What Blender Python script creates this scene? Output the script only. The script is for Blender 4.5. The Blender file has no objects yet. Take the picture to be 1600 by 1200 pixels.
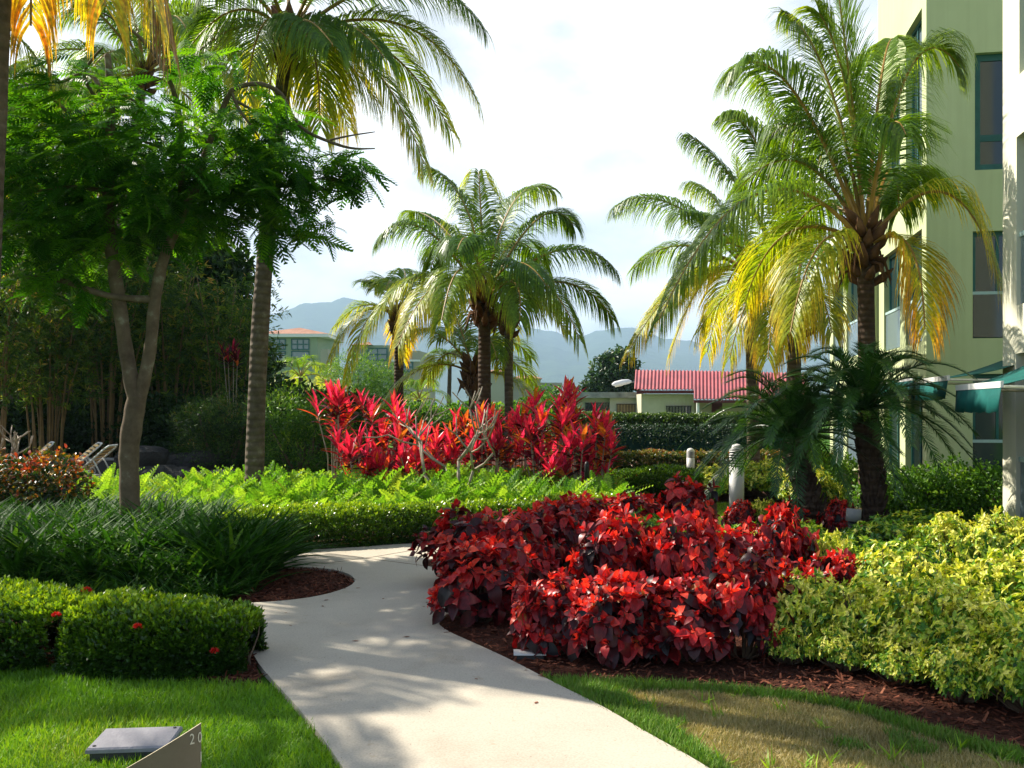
import bpy, math, random
import numpy as np
from mathutils import Vector, Matrix
R = math.radians
rng = np.random.default_rng(7)
random.seed(7)
S = bpy.context.scene
COL = S.collection

# ------------------------------------------------------------------ camera
CAMZ, HOR, F = 1.6, 640.0, 1500.0          # eye height, horizon row and focal length (px of the 1600x1200 photo)
cam_d = bpy.data.cameras.new('camera'); cam = bpy.data.objects.new('camera', cam_d); COL.objects.link(cam)
cam.location = (0, 0, CAMZ); cam.rotation_euler = (R(90), 0, 0)
cam_d.sensor_width = 36; cam_d.lens = 36 * F / 1600; cam_d.shift_y = 0.025
cam_d.clip_start = 0.1; cam_d.clip_end = 20000
S.camera = cam

# ------------------------------------------------------------------ sun and sky
SUN_ELEV, SUN_AZ = 41.0, -60.0              # azimuth clockwise from +Y
sd = Vector((math.sin(R(SUN_AZ)) * math.cos(R(SUN_ELEV)), math.cos(R(SUN_AZ)) * math.cos(R(SUN_ELEV)), math.sin(R(SUN_ELEV))))
sl = bpy.data.lights.new('sun', 'SUN'); sl.energy = 5.0; sl.angle = R(0.53); sl.color = (1.0, 0.93, 0.80)
so = bpy.data.objects.new('sun', sl); COL.objects.link(so); so.rotation_euler = sd.to_track_quat('Z', 'Y').to_euler()
W = bpy.data.worlds.new('World'); S.world = W; W.use_nodes = True
nt = W.node_tree; N = nt.nodes; L = nt.links
for n in list(N): N.remove(n)
out = N.new('ShaderNodeOutputWorld'); bg = N.new('ShaderNodeBackground'); bg.inputs['Strength'].default_value = 0.08
sky = N.new('ShaderNodeTexSky'); sky.sky_type = 'NISHITA'; sky.sun_disc = False
sky.sun_elevation = R(SUN_ELEV); sky.sun_rotation = R(SUN_AZ)
tc = N.new('ShaderNodeTexCoord'); mp = N.new('ShaderNodeMapping'); mp.inputs['Scale'].default_value = (1.0, 1.0, 1.9); mp.inputs['Location'].default_value = (0.3, 0.1, 0.55)
n1 = N.new('ShaderNodeTexNoise'); n1.inputs['Scale'].default_value = 3.2; n1.inputs['Detail'].default_value = 8; n1.inputs['Roughness'].default_value = 0.58
n2 = N.new('ShaderNodeTexNoise'); n2.inputs['Scale'].default_value = 6.0; n2.inputs['Detail'].default_value = 6
r1 = N.new('ShaderNodeValToRGB'); r1.color_ramp.elements[0].position = 0.34; r1.color_ramp.elements[1].position = 0.52
r1.color_ramp.elements[0].color = (0.75, 0.75, 0.75, 1)
r2 = N.new('ShaderNodeValToRGB'); r2.color_ramp.elements[0].position = 0.36; r2.color_ramp.elements[1].position = 0.58
r2.color_ramp.elements[0].color = (5.8, 6.1, 6.6, 1); r2.color_ramp.elements[1].color = (11.5, 11.5, 11.5, 1)
mx = N.new('ShaderNodeMix'); mx.data_type = 'RGBA'
L.new(tc.outputs['Generated'], mp.inputs['Vector']); L.new(mp.outputs[0], n1.inputs['Vector']); L.new(mp.outputs[0], n2.inputs['Vector'])
L.new(n1.outputs['Fac'], r1.inputs['Fac']); L.new(n2.outputs['Fac'], r2.inputs['Fac'])
sx = N.new('ShaderNodeSeparateXYZ'); L.new(tc.outputs['Generated'], sx.inputs[0])
fy = N.new('ShaderNodeMapRange'); fy.interpolation_type = 'SMOOTHSTEP'; fy.inputs[1].default_value = 0.0; fy.inputs[2].default_value = 0.75
fz = N.new('ShaderNodeMapRange'); fz.interpolation_type = 'SMOOTHSTEP'; fz.inputs[1].default_value = 0.75; fz.inputs[2].default_value = 0.40
L.new(sx.outputs['Y'], fy.inputs[0]); L.new(sx.outputs['Z'], fz.inputs[0])
f1 = N.new('ShaderNodeMath'); f1.operation = 'MULTIPLY'; L.new(fy.outputs[0], f1.inputs[0]); L.new(fz.outputs[0], f1.inputs[1])
f2 = N.new('ShaderNodeMath'); f2.operation = 'MAXIMUM'; f2.inputs[1].default_value = 0.10; L.new(f1.outputs[0], f2.inputs[0])
f3 = N.new('ShaderNodeMath'); f3.operation = 'MULTIPLY'; L.new(f2.outputs[0], f3.inputs[0]); L.new(r1.outputs['Color'], f3.inputs[1])
L.new(f3.outputs[0], mx.inputs['Factor']); L.new(sky.outputs[0], mx.inputs['A']); L.new(r2.outputs['Color'], mx.inputs['B'])
L.new(mx.outputs['Result'], bg.inputs['Color']); L.new(bg.outputs[0], out.inputs['Surface'])
S.view_settings.view_transform = 'Standard'; S.view_settings.look = 'None'; S.view_settings.exposure = 1.1; S.view_settings.gamma = 1.0
S.cycles.max_bounces = 8; S.cycles.transparent_max_bounces = 8; S.cycles.use_denoising = True
S.cycles.diffuse_bounces = 3; S.cycles.glossy_bounces = 3; S.cycles.transmission_bounces = 4; S.cycles.volume_bounces = 0

# ------------------------------------------------------------------ placing helpers
def P(px, py, d):
    return Vector(((px - 800) / F * d, d, CAMZ + (HOR - py) / F * d))
def G(px, py):
    d = CAMZ * F / (py - HOR)
    return Vector(((px - 800) / F * d, d, 0))
def GX(px, d, z=0.0):
    return Vector(((px - 800) / F * d, d, z))
def A(v): return np.array(v, dtype=np.float64)
def norm(a):
    a = np.asarray(a, float); return a / np.maximum(np.linalg.norm(a, axis=-1, keepdims=True), 1e-9)

# ------------------------------------------------------------------ objects
def tag(o, label=None, cat=None, group=None, kind=None):
    if label: o['label'] = label
    if cat: o['category'] = cat
    if group: o['group'] = group
    if kind: o['kind'] = kind
    return o
def empty(name, loc, label, cat, group=None, rz=0):
    o = bpy.data.objects.new(name, None); COL.objects.link(o); o.location = loc; o.rotation_euler = (0, 0, rz)
    o.empty_display_size = 0.2
    return tag(o, label, cat, group)
def link(me, name, parent=None):
    o = bpy.data.objects.new(name, me); COL.objects.link(o)
    if parent is not None: o.parent = parent
    return o
def dup(root, loc, rz=0, sc=1.0, label=None, group=None):
    r = root.copy(); COL.objects.link(r); r.location = loc; r.rotation_euler = (0, 0, rz); r.scale = (sc, sc, sc) if not isinstance(sc, tuple) else sc
    if label: r['label'] = label
    if group: r['group'] = group
    for ch in root.children:
        c = ch.copy(); COL.objects.link(c); c.parent = r
        for g in ch.children:
            e = g.copy(); COL.objects.link(e); e.parent = c
    return r

class MB:
    """mesh collector: vertices, faces, a per-vertex value v, a material index"""
    def __init__(s): s.v = []; s.f = []; s.a = []; s.m = []; s.n = 0
    def add(s, V, Fa, val=0.5, mi=0):
        V = np.asarray(V, float).reshape(-1, 3); n = len(V)
        s.v.append(V); s.a.append(np.broadcast_to(np.asarray(val, float), (n,)).copy())
        if isinstance(Fa, np.ndarray): Fa = [Fa]
        elif len(Fa) and not isinstance(Fa[0], np.ndarray):
            q = {}
            for f in Fa: q.setdefault(len(f), []).append(f)
            Fa = [np.array(x) for x in q.values()]
        for f in Fa:
            s.f.append(f + s.n); s.m.append(np.full(len(f), mi, dtype=np.int32))
        s.n += n; return s
    def box(s, lo, hi, val=0.5, mi=0, M=None):
        x0, y0, z0 = lo; x1, y1, z1 = hi
        V = A([(x0,y0,z0),(x1,y0,z0),(x1,y1,z0),(x0,y1,z0),(x0,y0,z1),(x1,y0,z1),(x1,y1,z1),(x0,y1,z1)])
        if M is not None: V = V @ A(M.to_3x3()).T + A(M.translation)
        return s.add(V, A([(0,3,2,1),(4,5,6,7),(0,1,5,4),(1,2,6,5),(2,3,7,6),(3,0,4,7)]).astype(int), val, mi)
    def tube(s, pts, rad, sides=8, val=0.5, mi=0, cap=True):
        pts = np.asarray([list(p) for p in pts], float); k = len(pts)
        rad = np.broadcast_to(np.asarray(rad, float), (k,))
        T = np.gradient(pts, axis=0); T = norm(T)
        ref = A([0, 0, 1.0]) if abs(T[0][2]) < 0.9 else A([1.0, 0, 0])
        X = np.cross(ref, T[0]); X /= np.linalg.norm(X); rows = []
        for i in range(k):
            X = X - T[i] * X.dot(T[i]); X /= np.linalg.norm(X); Y = np.cross(T[i], X)
            an = np.arange(sides) / sides * 2 * math.pi
            rows.append(pts[i] + rad[i] * (np.cos(an)[:, None] * X + np.sin(an)[:, None] * Y))
        V = np.concatenate(rows)
        i, j = np.meshgrid(np.arange(k - 1), np.arange(sides), indexing='ij'); j2 = (j + 1) % sides
        Q = np.stack([i * sides + j, i * sides + j2, (i + 1) * sides + j2, (i + 1) * sides + j], -1).reshape(-1, 4)
        fs = [Q]
        if cap: fs += [np.arange(sides)[::-1][None, :], (np.arange(sides) + (k - 1) * sides)[None, :]]
        return s.add(V, fs, val, mi)
    def prism(s, poly, z0, z1, val=0.5, mi=0):
        n = len(poly); poly = [(p[0], p[1]) for p in poly]
        V = [(x, y, z0) for x, y in poly] + [(x, y, z1) for x, y in poly]
        fs = [tuple(range(n - 1, -1, -1)), tuple(range(n, 2 * n))] + [(i, (i + 1) % n, n + (i + 1) % n, n + i) for i in range(n)]
        return s.add(V, fs, val, mi)
    def scatter(s, tmpl, pos, dirs, ups, sc, val, mi=0, wsc=None):
        """copies of a leaf template (y along the leaf, x across, z normal)"""
        TV, TF = tmpl; pos = np.asarray(pos, float); n = len(pos)
        if n == 0: return s
        y = norm(dirs); x = norm(np.cross(y, ups)); z = np.cross(x, y)
        sc = np.broadcast_to(np.asarray(sc, float), (n,)); ws = sc if wsc is None else np.broadcast_to(np.asarray(wsc, float), (n,))
        V = (pos[:, None] + TV[None, :, 0:1] * ws[:, None, None] * x[:, None] + TV[None, :, 1:2] * sc[:, None, None] * y[:, None]
             + TV[None, :, 2:3] * sc[:, None, None] * z[:, None])
        k = len(TV); val = np.broadcast_to(np.asarray(val, float), (n,))
        return s.add(V.reshape(-1, 3), [(f[None] + (np.arange(n) * k)[:, None, None]).reshape(-1, f.shape[1]) for f in TF], np.repeat(val, k), mi)
    def mesh(s, name, mats, smooth=False):
        me = bpy.data.meshes.new(name)
        V = np.concatenate(s.v); me.vertices.add(len(V)); me.vertices.foreach_set('co', V.ravel())
        cnt = np.concatenate([np.full(len(f), f.shape[1], dtype=np.int32) for f in s.f])
        lp = np.concatenate([f.ravel() for f in s.f]).astype(np.int32)
        me.loops.add(len(lp)); me.polygons.add(len(cnt))
        me.loops.foreach_set('vertex_index', lp)
        st = np.zeros(len(cnt), dtype=np.int32); st[1:] = np.cumsum(cnt)[:-1]
        me.polygons.foreach_set('loop_start', st); me.polygons.foreach_set('loop_total', cnt)
        me.polygons.foreach_set('material_index', np.concatenate(s.m))
        at = me.attributes.new('v', 'FLOAT', 'POINT'); at.data.foreach_set('value', np.concatenate(s.a).astype(np.float32))
        for m in (mats if isinstance(mats, (list, tuple)) else [mats]): me.materials.append(m)
        me.update(calc_edges=True); me.validate()
        me.polygons.foreach_set('use_smooth', np.full(len(me.polygons), bool(smooth)))
        return me
    def obj(s, name, mats, parent=None, smooth=False):
        return link(s.mesh(name, mats, smooth), name, parent)

# ------------------------------------------------------------------ materials
def mat(name):
    m = bpy.data.materials.new(name); m.use_nodes = True
    nt = m.node_tree; b = nt.nodes.get('Principled BSDF'); return m, nt, b
def ramp(nt, stops):
    r = nt.nodes.new('ShaderNodeValToRGB'); e = r.color_ramp.elements
    while len(e) < len(stops): e.new(0.5)
    for i, (p, c) in enumerate(stops): e[i].position = p; e[i].color = (*c, 1)
    return r
def noise(nt, scale, detail=4, rough=0.55, coord='Object'):
    t = nt.nodes.new('ShaderNodeTexCoord'); n = nt.nodes.new('ShaderNodeTexNoise')
    n.inputs['Scale'].default_value = scale; n.inputs['Detail'].default_value = detail; n.inputs['Roughness'].default_value = rough
    nt.links.new(t.outputs[coord], n.inputs['Vector']); return n
def bump(nt, b, src, strength=0.3, dist=0.01):
    bn = nt.nodes.new('ShaderNodeBump'); bn.inputs['Strength'].default_value = strength; bn.inputs['Distance'].default_value = dist
    nt.links.new(src, bn.inputs['Height']); nt.links.new(bn.outputs[0], b.inputs['Normal'])
def surf(name, c1, c2, scale=3, rough=0.8, bs=0.2, bd=0.01, spec=0.3, detail=6, bscale=None):
    """two-tone noise surface with bump"""
    m, nt, b = mat(name); n = noise(nt, scale, detail); r = ramp(nt, [(0.3, c1), (0.7, c2)])
    nt.links.new(n.outputs['Fac'], r.inputs['Fac']); nt.links.new(r.outputs[0], b.inputs['Base Color'])
    b.inputs['Roughness'].default_value = rough; b.inputs['Specular IOR Level'].default_value = spec
    n2 = noise(nt, bscale or scale * 8, 4); bump(nt, b, n2.outputs['Fac'], bs, bd); return m
def leafm(name, stops, rough=0.45, tr=0.4, spec=0.5, tint=(1.25, 1.2, 0.6), nscale=25, amt=0.35):
    m, nt, b = mat(name); at = nt.nodes.new('ShaderNodeAttribute'); at.attribute_name = 'v'
    r = ramp(nt, stops); nt.links.new(at.outputs['Fac'], r.inputs['Fac'])
    n = noise(nt, nscale, 2); mr = nt.nodes.new('ShaderNodeMapRange'); mr.inputs[1].default_value = 0.3; mr.inputs[2].default_value = 0.7
    mr.inputs[3].default_value = 1 - amt; mr.inputs[4].default_value = 1 + amt; nt.links.new(n.outputs['Fac'], mr.inputs[0])
    mu = nt.nodes.new('ShaderNodeVectorMath'); mu.operation = 'SCALE'
    nt.links.new(r.outputs[0], mu.inputs[0]); nt.links.new(mr.outputs[0], mu.inputs['Scale'])
    nt.links.new(mu.outputs[0], b.inputs['Base Color'])
    b.inputs['Roughness'].default_value = rough; b.inputs['Specular IOR Level'].default_value = spec
    t = nt.nodes.new('ShaderNodeBsdfTranslucent'); tv = nt.nodes.new('ShaderNodeVectorMath'); tv.operation = 'MULTIPLY'
    tv.inputs[1].default_value = tint; nt.links.new(mu.outputs[0], tv.inputs[0]); nt.links.new(tv.outputs[0], t.inputs['Color'])
    mxs = nt.nodes.new('ShaderNodeMixShader'); mxs.inputs[0].default_value = tr
    o = nt.nodes.get('Material Output'); nt.links.new(b.outputs[0], mxs.inputs[1]); nt.links.new(t.outputs[0], mxs.inputs[2]); nt.links.new(mxs.outputs[0], o.inputs['Surface'])
    return m
M = {}
M['palm'] = leafm('palm_leaf', [(0, (.03, .085, .010)), (.3, (.07, .17, .014)), (.55, (.20, .32, .020)), (.78, (.52, .50, .03)), (.92, (.66, .42, .04)), (1, (.20, .12, .05))], rough=.38, tr=.5, spec=.35, tint=(1.9, 1.6, .4))
M['palm_red'] = surf('palm_petiole', (.28, .15, .03), (.42, .26, .05), 6, .5, .2)
M['date'] = leafm('date_palm_leaf', [(0, (.010, .045, .010)), (.5, (.028, .10, .014)), (1, (.12, .24, .02))], rough=.3, tr=.35, spec=.5)
M['poin'] = leafm('feathery_leaf', [(0, (.018, .08, .006)), (.5, (.045, .17, .010)), (1, (.14, .34, .015))], rough=.5, tr=.5, spec=.3, tint=(1.7, 1.5, .4))
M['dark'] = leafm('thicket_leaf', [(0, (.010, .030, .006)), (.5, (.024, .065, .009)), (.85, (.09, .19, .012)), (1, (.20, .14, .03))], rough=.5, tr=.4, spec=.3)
M['bamboo'] = leafm('bamboo_leaf', [(0, (.03, .08, .010)), (.5, (.08, .17, .015)), (.8, (.22, .28, .02)), (1, (.42, .28, .06))], rough=.5, tr=.5, spec=.3)
M['bright'] = leafm('bright_shrub_leaf', [(0, (.03, .10, .008)), (.5, (.09, .23, .012)), (1, (.28, .44, .03))], rough=.45, tr=.45, spec=.35)
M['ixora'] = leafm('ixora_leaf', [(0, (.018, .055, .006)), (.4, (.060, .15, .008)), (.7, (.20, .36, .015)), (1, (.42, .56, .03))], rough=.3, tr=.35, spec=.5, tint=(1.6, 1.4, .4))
M['fern'] = leafm('fern_frond', [(0, (.07, .20, .012)), (.4, (.18, .38, .02)), (.9, (.42, .58, .05)), (1, (.30, .18, .03))], rough=.55, tr=.45, tint=(1.2, 1.2, .6))
M['strap'] = leafm('strap_leaf', [(0, (.014, .055, .006)), (.6, (.035, .12, .010)), (1, (.16, .30, .03))], rough=.6, tr=.35, spec=.12)
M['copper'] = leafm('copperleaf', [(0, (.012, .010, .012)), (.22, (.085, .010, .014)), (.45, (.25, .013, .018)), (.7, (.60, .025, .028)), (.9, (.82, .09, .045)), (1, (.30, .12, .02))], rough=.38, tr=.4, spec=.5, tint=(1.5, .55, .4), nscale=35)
M['ti'] = leafm('ti_leaf', [(0, (.028, .012, .010)), (.3, (.13, .012, .022)), (.6, (.60, .03, .09)), (.8, (.80, .06, .20)), (.92, (.72, .16, .03)), (1, (.42, .26, .02))], rough=.33, tr=.5, spec=.45, tint=(1.6, .8, .7))
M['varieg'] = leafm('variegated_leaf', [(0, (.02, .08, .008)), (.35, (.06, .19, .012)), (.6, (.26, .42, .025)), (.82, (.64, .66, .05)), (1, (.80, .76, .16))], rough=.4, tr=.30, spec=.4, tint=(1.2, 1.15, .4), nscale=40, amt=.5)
M['croton'] = leafm('croton_leaf', [(0, (.010, .03, .008)), (.5, (.03, .08, .012)), (.7, (.18, .16, .02)), (.85, (.45, .20, .03)), (1, (.36, .06, .03))], rough=.35, tr=.4, tint=(1.4, 1, .4))
M['hedge2'] = leafm('boundary_hedge_leaf', [(0, (.010, .035, .010)), (.6, (.03, .085, .015)), (1, (.12, .20, .025))], rough=.45, tr=.3)
M['lowhedge'] = leafm('low_hedge_leaf', [(0, (.014, .045, .008)), (.5, (.05, .10, .015)), (.8, (.25, .22, .03)), (1, (.35, .13, .03))], rough=.4, tr=.3)
M['grass'] = leafm('grass_blade', [(0, (.06, .18, .006)), (.5, (.17, .36, .010)), (.8, (.34, .50, .02)), (1, (.46, .44, .14))], rough=.55, tr=.35, nscale=2.2, amt=.2)
M['dry'] = leafm('dry_grass_blade', [(0, (.09, .16, .02)), (.3, (.27, .25, .07)), (.6, (.42, .33, .13)), (1, (.62, .52, .28))], rough=.7, tr=.25, nscale=2.5, amt=.25)
M['flower'] = leafm('red_flower', [(0, (.5, .01, .01)), (1, (.8, .04, .02))], rough=.5, tr=.3, tint=(1.3, .6, .6))
M['chip'] = leafm('mulch_chip', [(0, (.045, .016, .010)), (.5, (.13, .040, .022)), (1, (.26, .10, .055))], rough=.9, tr=0, spec=.1)
M['twig'] = surf('twig_bark', (.09, .06, .04), (.16, .11, .07), 12, .9)
M['graytwig'] = surf('pale_bark', (.26, .21, .15), (.40, .34, .26), 9, .85)
M['culm'] = surf('bamboo_culm', (.13, .085, .03), (.24, .16, .06), 5, .6)
M['concrete'] = None
def bark(name, c1, c2, ringscale=0, lich=(.35, .33, .26)):
    m, nt, b = mat(name); n = noise(nt, 6, 8, .65); n2 = noise(nt, 1.7, 4)
    r = ramp(nt, [(.3, c1), (.6, c2), (.75, lich)]); nt.links.new(n.outputs['Fac'], r.inputs['Fac']); nt.links.new(r.outputs[0], b.inputs['Base Color'])
    b.inputs['Roughness'].default_value = .9; b.inputs['Specular IOR Level'].default_value = .2
    if ringscale:
        t = nt.nodes.new('ShaderNodeTexCoord'); w = nt.nodes.new('ShaderNodeTexWave'); w.bands_direction = 'Z'; w.inputs['Scale'].default_value = ringscale
        w.inputs['Distortion'].default_value = 2.5; w.inputs['Detail'].default_value = 3; w.inputs['Detail Scale'].default_value = 1.5
        nt.links.new(t.outputs['Object'], w.inputs['Vector'])
        ad = nt.nodes.new('ShaderNodeMath'); ad.operation = 'MULTIPLY_ADD'; ad.inputs[1].default_value = .7; nt.links.new(w.outputs['Fac'], ad.inputs[0]); nt.links.new(n.outputs['Fac'], ad.inputs[2])
        mxx = nt.nodes.new('ShaderNodeMix'); mxx.data_type = 'RGBA'; mxx.blend_type = 'MULTIPLY'; mxx.inputs['Factor'].default_value = .30
        rr = ramp(nt, [(.0, (.35, .3, .27)), (.35, (1, 1, 1))]); nt.links.new(w.outputs['Fac'], rr.inputs['Fac'])
        nt.links.new(r.outputs[0], mxx.inputs['A']); nt.links.new(rr.outputs[0], mxx.inputs['B']); nt.links.new(mxx.outputs['Result'], b.inputs['Base Color'])
        bump(nt, b, ad.outputs[0], .7, .03)
    else: bump(nt, b, n.outputs['Fac'], .6, .02)
    return m
M['trunk_palm'] = bark('coconut_trunk', (.065, .048, .032), (.15, .115, .08), 2.6, (.27, .25, .19))
M['trunk_dark'] = bark('dark_palm_trunk', (.04, .026, .018), (.10, .065, .045), 3.4, (.15, .12, .09))
M['trunk_grey'] = bark('smooth_grey_bark', (.085, .058, .036), (.17, .125, .08), 0, (.30, .28, .20))
M['boot'] = bark('palm_boot_fibre', (.07, .035, .02), (.17, .085, .04), 0, (.30, .17, .08))

# ------------------------------------------------------------------ leaf templates
def blade(n, w, droop=0.2, fold=0.0, prof=None, twist=0):
    """leaf along y, length 1, half width w; n segments"""
    prof = prof or (lambda t: math.sin(math.pi * min(1, t * .93 + .07)) ** .8)
    V = []; Fq = []; Ft = []
    for i in range(n):
        t = i / n; h = w * prof(t); z = -droop * t * t
        if fold: V += [(-h, t, z + fold * h), (0, t, z), (h, t, z + fold * h)]
        else: V += [(-h, t, z), (h, t, z)]
    k = 3 if fold else 2; V.append((0, 1, -droop))
    for i in range(n - 1):
        for j in range(k - 1): a = i * k + j; Fq.append((a, a + 1, a + 1 + k, a + k))
    a = (n - 1) * k
    for j in range(k - 1): Ft.append((a + j, a + j + 1, len(V) - 1))
    fs = []
    if Fq: fs.append(np.array(Fq))
    fs.append(np.array(Ft)); return (A(V), fs)
T_OVAL = blade(3, .30, .15, .35, lambda t: [.35, 1, .8][int(t * 3 + .01)])
T_SMALL = blade(2, .26, .05, 0, lambda t: [.4, 1][int(t * 2 + .01)])
T_COPPER = blade(6, .40, .38, .32, lambda t: [.22, .78, 1.0, 1.0, .90, .64][int(t * 6 + .01)])
T_COPPER2 = blade(5, .36, .05, .55, lambda t: [.25, .82, 1.0, .85, .5][int(t * 5 + .01)])
T_COPPER3 = blade(5, .42, .65, .10, lambda t: [.25, .9, 1.0, .88, .5][int(t * 5 + .01)])
T_VAR = blade(4, .22, .30, .30, lambda t: [.3, .75, 1.0, .7][int(t * 4 + .01)])
T_TI = blade(5, .105, .25, .5, lambda t: [.35, .8, 1.0, .85, .5][int(t * 5 + .01)])
T_STRAP = blade(4, .028, .55, .5, lambda t: [1, 1, .85, .6][int(t * 4 + .01)])
T_GRASS = blade(2, .05, .25, 0, lambda t: [1, .8][int(t * 2 + .01)])
T_NARROW = blade(2, .10, .15, 0, lambda t: [.6, 1][int(t * 2 + .01)])
T_CHIP = (A([(-.15, 0, 0), (.15, 0, 0), (.12, 1, .1), (-.1, 1, .1)]), [np.array([(0, 1, 2, 3)])])
def feather(npair, plen, pw, droop=.3, ang=55, curl=.25):
    """pinnate leaf: rachis plus strips"""
    m = MB(); 
    for i in range(npair):
        t = .12 + .88 * i / (npair - 1); L_ = plen * math.sin(math.pi * (t * .85 + .12)) ** .6; z = -droop * t * t
        for s in (-1, 1):
            a = R(ang - 15 * t); dx, dy = s * math.sin(a), math.cos(a)
            wx, wy = -dy * s * pw, dx * s * pw
            p0 = A((0, t, z)); p1 = p0 + A((dx * L_ * .55, dy * L_ * .55, -.02)); p2 = p0 + A((dx * L_, dy * L_, -curl * L_))
            w = A((wx, wy, 0))
            m.add([p0 - w * .5, p0 + w * .5, p1 + w, p1 - w, p2], [(0, 1, 2, 3), (3, 2, 4)])
    rp = [(0, t, -droop * t * t) for t in (0, .35, .7, 1)]
    r = .012
    V = []; 
    for p in rp: V += [(p[0] - r, p[1], p[2]), (p[0] + r, p[1], p[2])]
    m.add(V, [(0, 1, 3, 2), (2, 3, 5, 4), (4, 5, 7, 6)])
    V = np.concatenate(m.v); q = [f for f in m.f if f.shape[1] == 4]; t3 = [f for f in m.f if f.shape[1] == 3]
    return (V, [np.concatenate(q), np.concatenate(t3)])
T_POIN = feather(11, .30, .034, .35)
T_FERN = feather(15, .17, .026, .45, 70, .1)

# ------------------------------------------------------------------ setting: ground, path, beds, hills
def struct(o): o['kind'] = 'structure'; return o
gm = surf('lawn_soil', (.04, .12, .010), (.08, .18, .018), 2.5, .95, .5, .02, .1, 8, 60)
m = MB(); m.prism([(-5900, -55), (5900, -55), (5900, 8900), (-5900, 8900)], -.4, 0); g = struct(m.obj('ground', gm))

def concrete():
    m, nt, b = mat('path_concrete')
    n = noise(nt, 1.3, 7, .6); n3 = noise(nt, 90, 3); r = ramp(nt, [(.25, (.40, .34, .26)), (.45, (.50, .44, .35)), (.8, (.56, .50, .40))])
    nt.links.new(n.outputs['Fac'], r.inputs['Fac'])
    sp = noise(nt, 14, 8, .7); rs = ramp(nt, [(.60, (1, 1, 1)), (.74, (.72, .60, .46))]); nt.links.new(sp.outputs['Fac'], rs.inputs['Fac'])
    mxx = nt.nodes.new('ShaderNodeMix'); mxx.data_type = 'RGBA'; mxx.blend_type = 'MULTIPLY'; mxx.inputs['Factor'].default_value = .6
    nt.links.new(r.outputs[0], mxx.inputs['A']); nt.links.new(rs.outputs[0], mxx.inputs['B'])
    s3 = ramp(nt, [(.35, (.86, .86, .86)), (.6, (1.04, 1.04, 1.04))]); nt.links.new(n3.outputs['Fac'], s3.inputs['Fac'])
    m2 = nt.nodes.new('ShaderNodeMix'); m2.data_type = 'RGBA'; m2.blend_type = 'MULTIPLY'; m2.inputs['Factor'].default_value = 1
    nt.links.new(mxx.outputs['Result'], m2.inputs['A']); nt.links.new(s3.outputs[0], m2.inputs['B'])
    nt.links.new(m2.outputs['Result'], b.inputs['Base Color']); b.inputs['Roughness'].default_value = .85; b.inputs['Specular IOR Level'].default_value = .25
    bump(nt, b, n3.outputs['Fac'], .25, .004); return m
M['concrete'] = concrete()
def smooth_px(pts, it=2):
    """corner cutting on an open chain of ground points"""
    for _ in range(it):
        q = [pts[0]]
        for a, b in zip(pts[:-1], pts[1:]): q += [a * .75 + b * .25, a * .25 + b * .75]
        q.append(pts[-1]); pts = q
    return pts
pl = [G(*p) for p in [(560, 1260), (530, 1200), (480, 1132), (430, 1076), (400, 1042), (384, 1000), (368, 962), (352, 950)]]
tongue = [G(*p) for p in [(352, 950), (440, 946), (510, 936), (560, 917), (545, 900), (500, 892), (420, 889)]]
near_branch = [G(*p) for p in [(420, 889), (200, 896), (-500, 935)]]
far_edge = [G(*p) for p in [(-500, 900), (-100, 886), (200, 878), (430, 868), (560, 858), (700, 851), (860, 848), (1000, 850)]]
right_edge = [G(*p) for p in [(1000, 868), (860, 868), (740, 872), (690, 875), (650, 884), (700, 899), (740, 915), (740, 945), (680, 976), (695, 992), (740, 1012), (800, 1040), (870, 1078), (940, 1112), (1010, 1155), (1090, 1200), (1180, 1260)]]
path_poly = smooth_px(pl) + smooth_px(tongue) + smooth_px(near_branch) + smooth_px(far_edge) + smooth_px(right_edge) + [Vector((1.0, 1.0, 0)), Vector((-1.1, 1.0, 0)), Vector((-.9, 3.0, 0))]
m = MB(); m.prism(path_poly, 0.002, .035); path = struct(m.obj('path', M['concrete']))
def strip(name, pts, w, z, mt, h=.002):
    m = MB()
    for a, b in zip(pts[:-1], pts[1:]):
        d = (b - a).normalized(); s = Vector((-d.y, d.x, 0)) * w / 2
        m.prism([a - s, b - s, b + s, a + s], z - h, z)
    return m.obj(name, mt)
M['joint'] = surf('joint_dirt', (.16, .12, .08), (.25, .2, .14), 20)
struct(strip('path_joint', [G(350, 893), G(520, 884), G(580, 876), G(655, 863)], .012, .0375, M['joint']))
struct(strip('path_joint', [G(500, 868), G(690, 893)], .010, .0375, M['joint']))

M['mulch'] = surf('bark_mulch_bed', (.035, .014, .010), (.13, .05, .03), 45, .95, .9, .03, .1, 8, 90)
bedL = smooth_px([G(-700, 1020), G(0, 1040), G(150, 1050), G(300, 1067), G(412, 1074)], 1) + [G(400, 1042), G(384, 1000), G(368, 962)] + smooth_px(tongue) + smooth_px(near_branch)
bedF = smooth_px(far_edge) + [Vector((9, 14, 0)), Vector((9, 36, 0)), Vector((-30, 45, 0)), Vector((-30, 14, 0))]
bedR = smooth_px(right_edge)[1:-2]
bedR = [p for p in bedR if p.y > 5.45] + smooth_px([G(880, 1066), G(1000, 1068), G(1200, 1080), G(1330, 1102), G(1450, 1140), G(1600, 1180), G(1900, 1240)], 1) + [Vector((6.0, 6, 0)), Vector((6.0, 12.0, 0)), Vector((3.0, 11.9, 0))]
def inside(poly, x, y):
    poly = A([(p[0], p[1]) for p in poly]); x0, y0 = poly[:, 0], poly[:, 1]; x1, y1 = np.roll(x0, -1), np.roll(y0, -1)
    r = np.zeros(len(x), bool)
    for a, b, c, d in zip(x0, y0, x1, y1):
        k = ((b > y) != (d > y)); 
        if b != d: r ^= k & (x < (c - a) * (y - b) / (d - b) + a)
    return r
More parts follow.
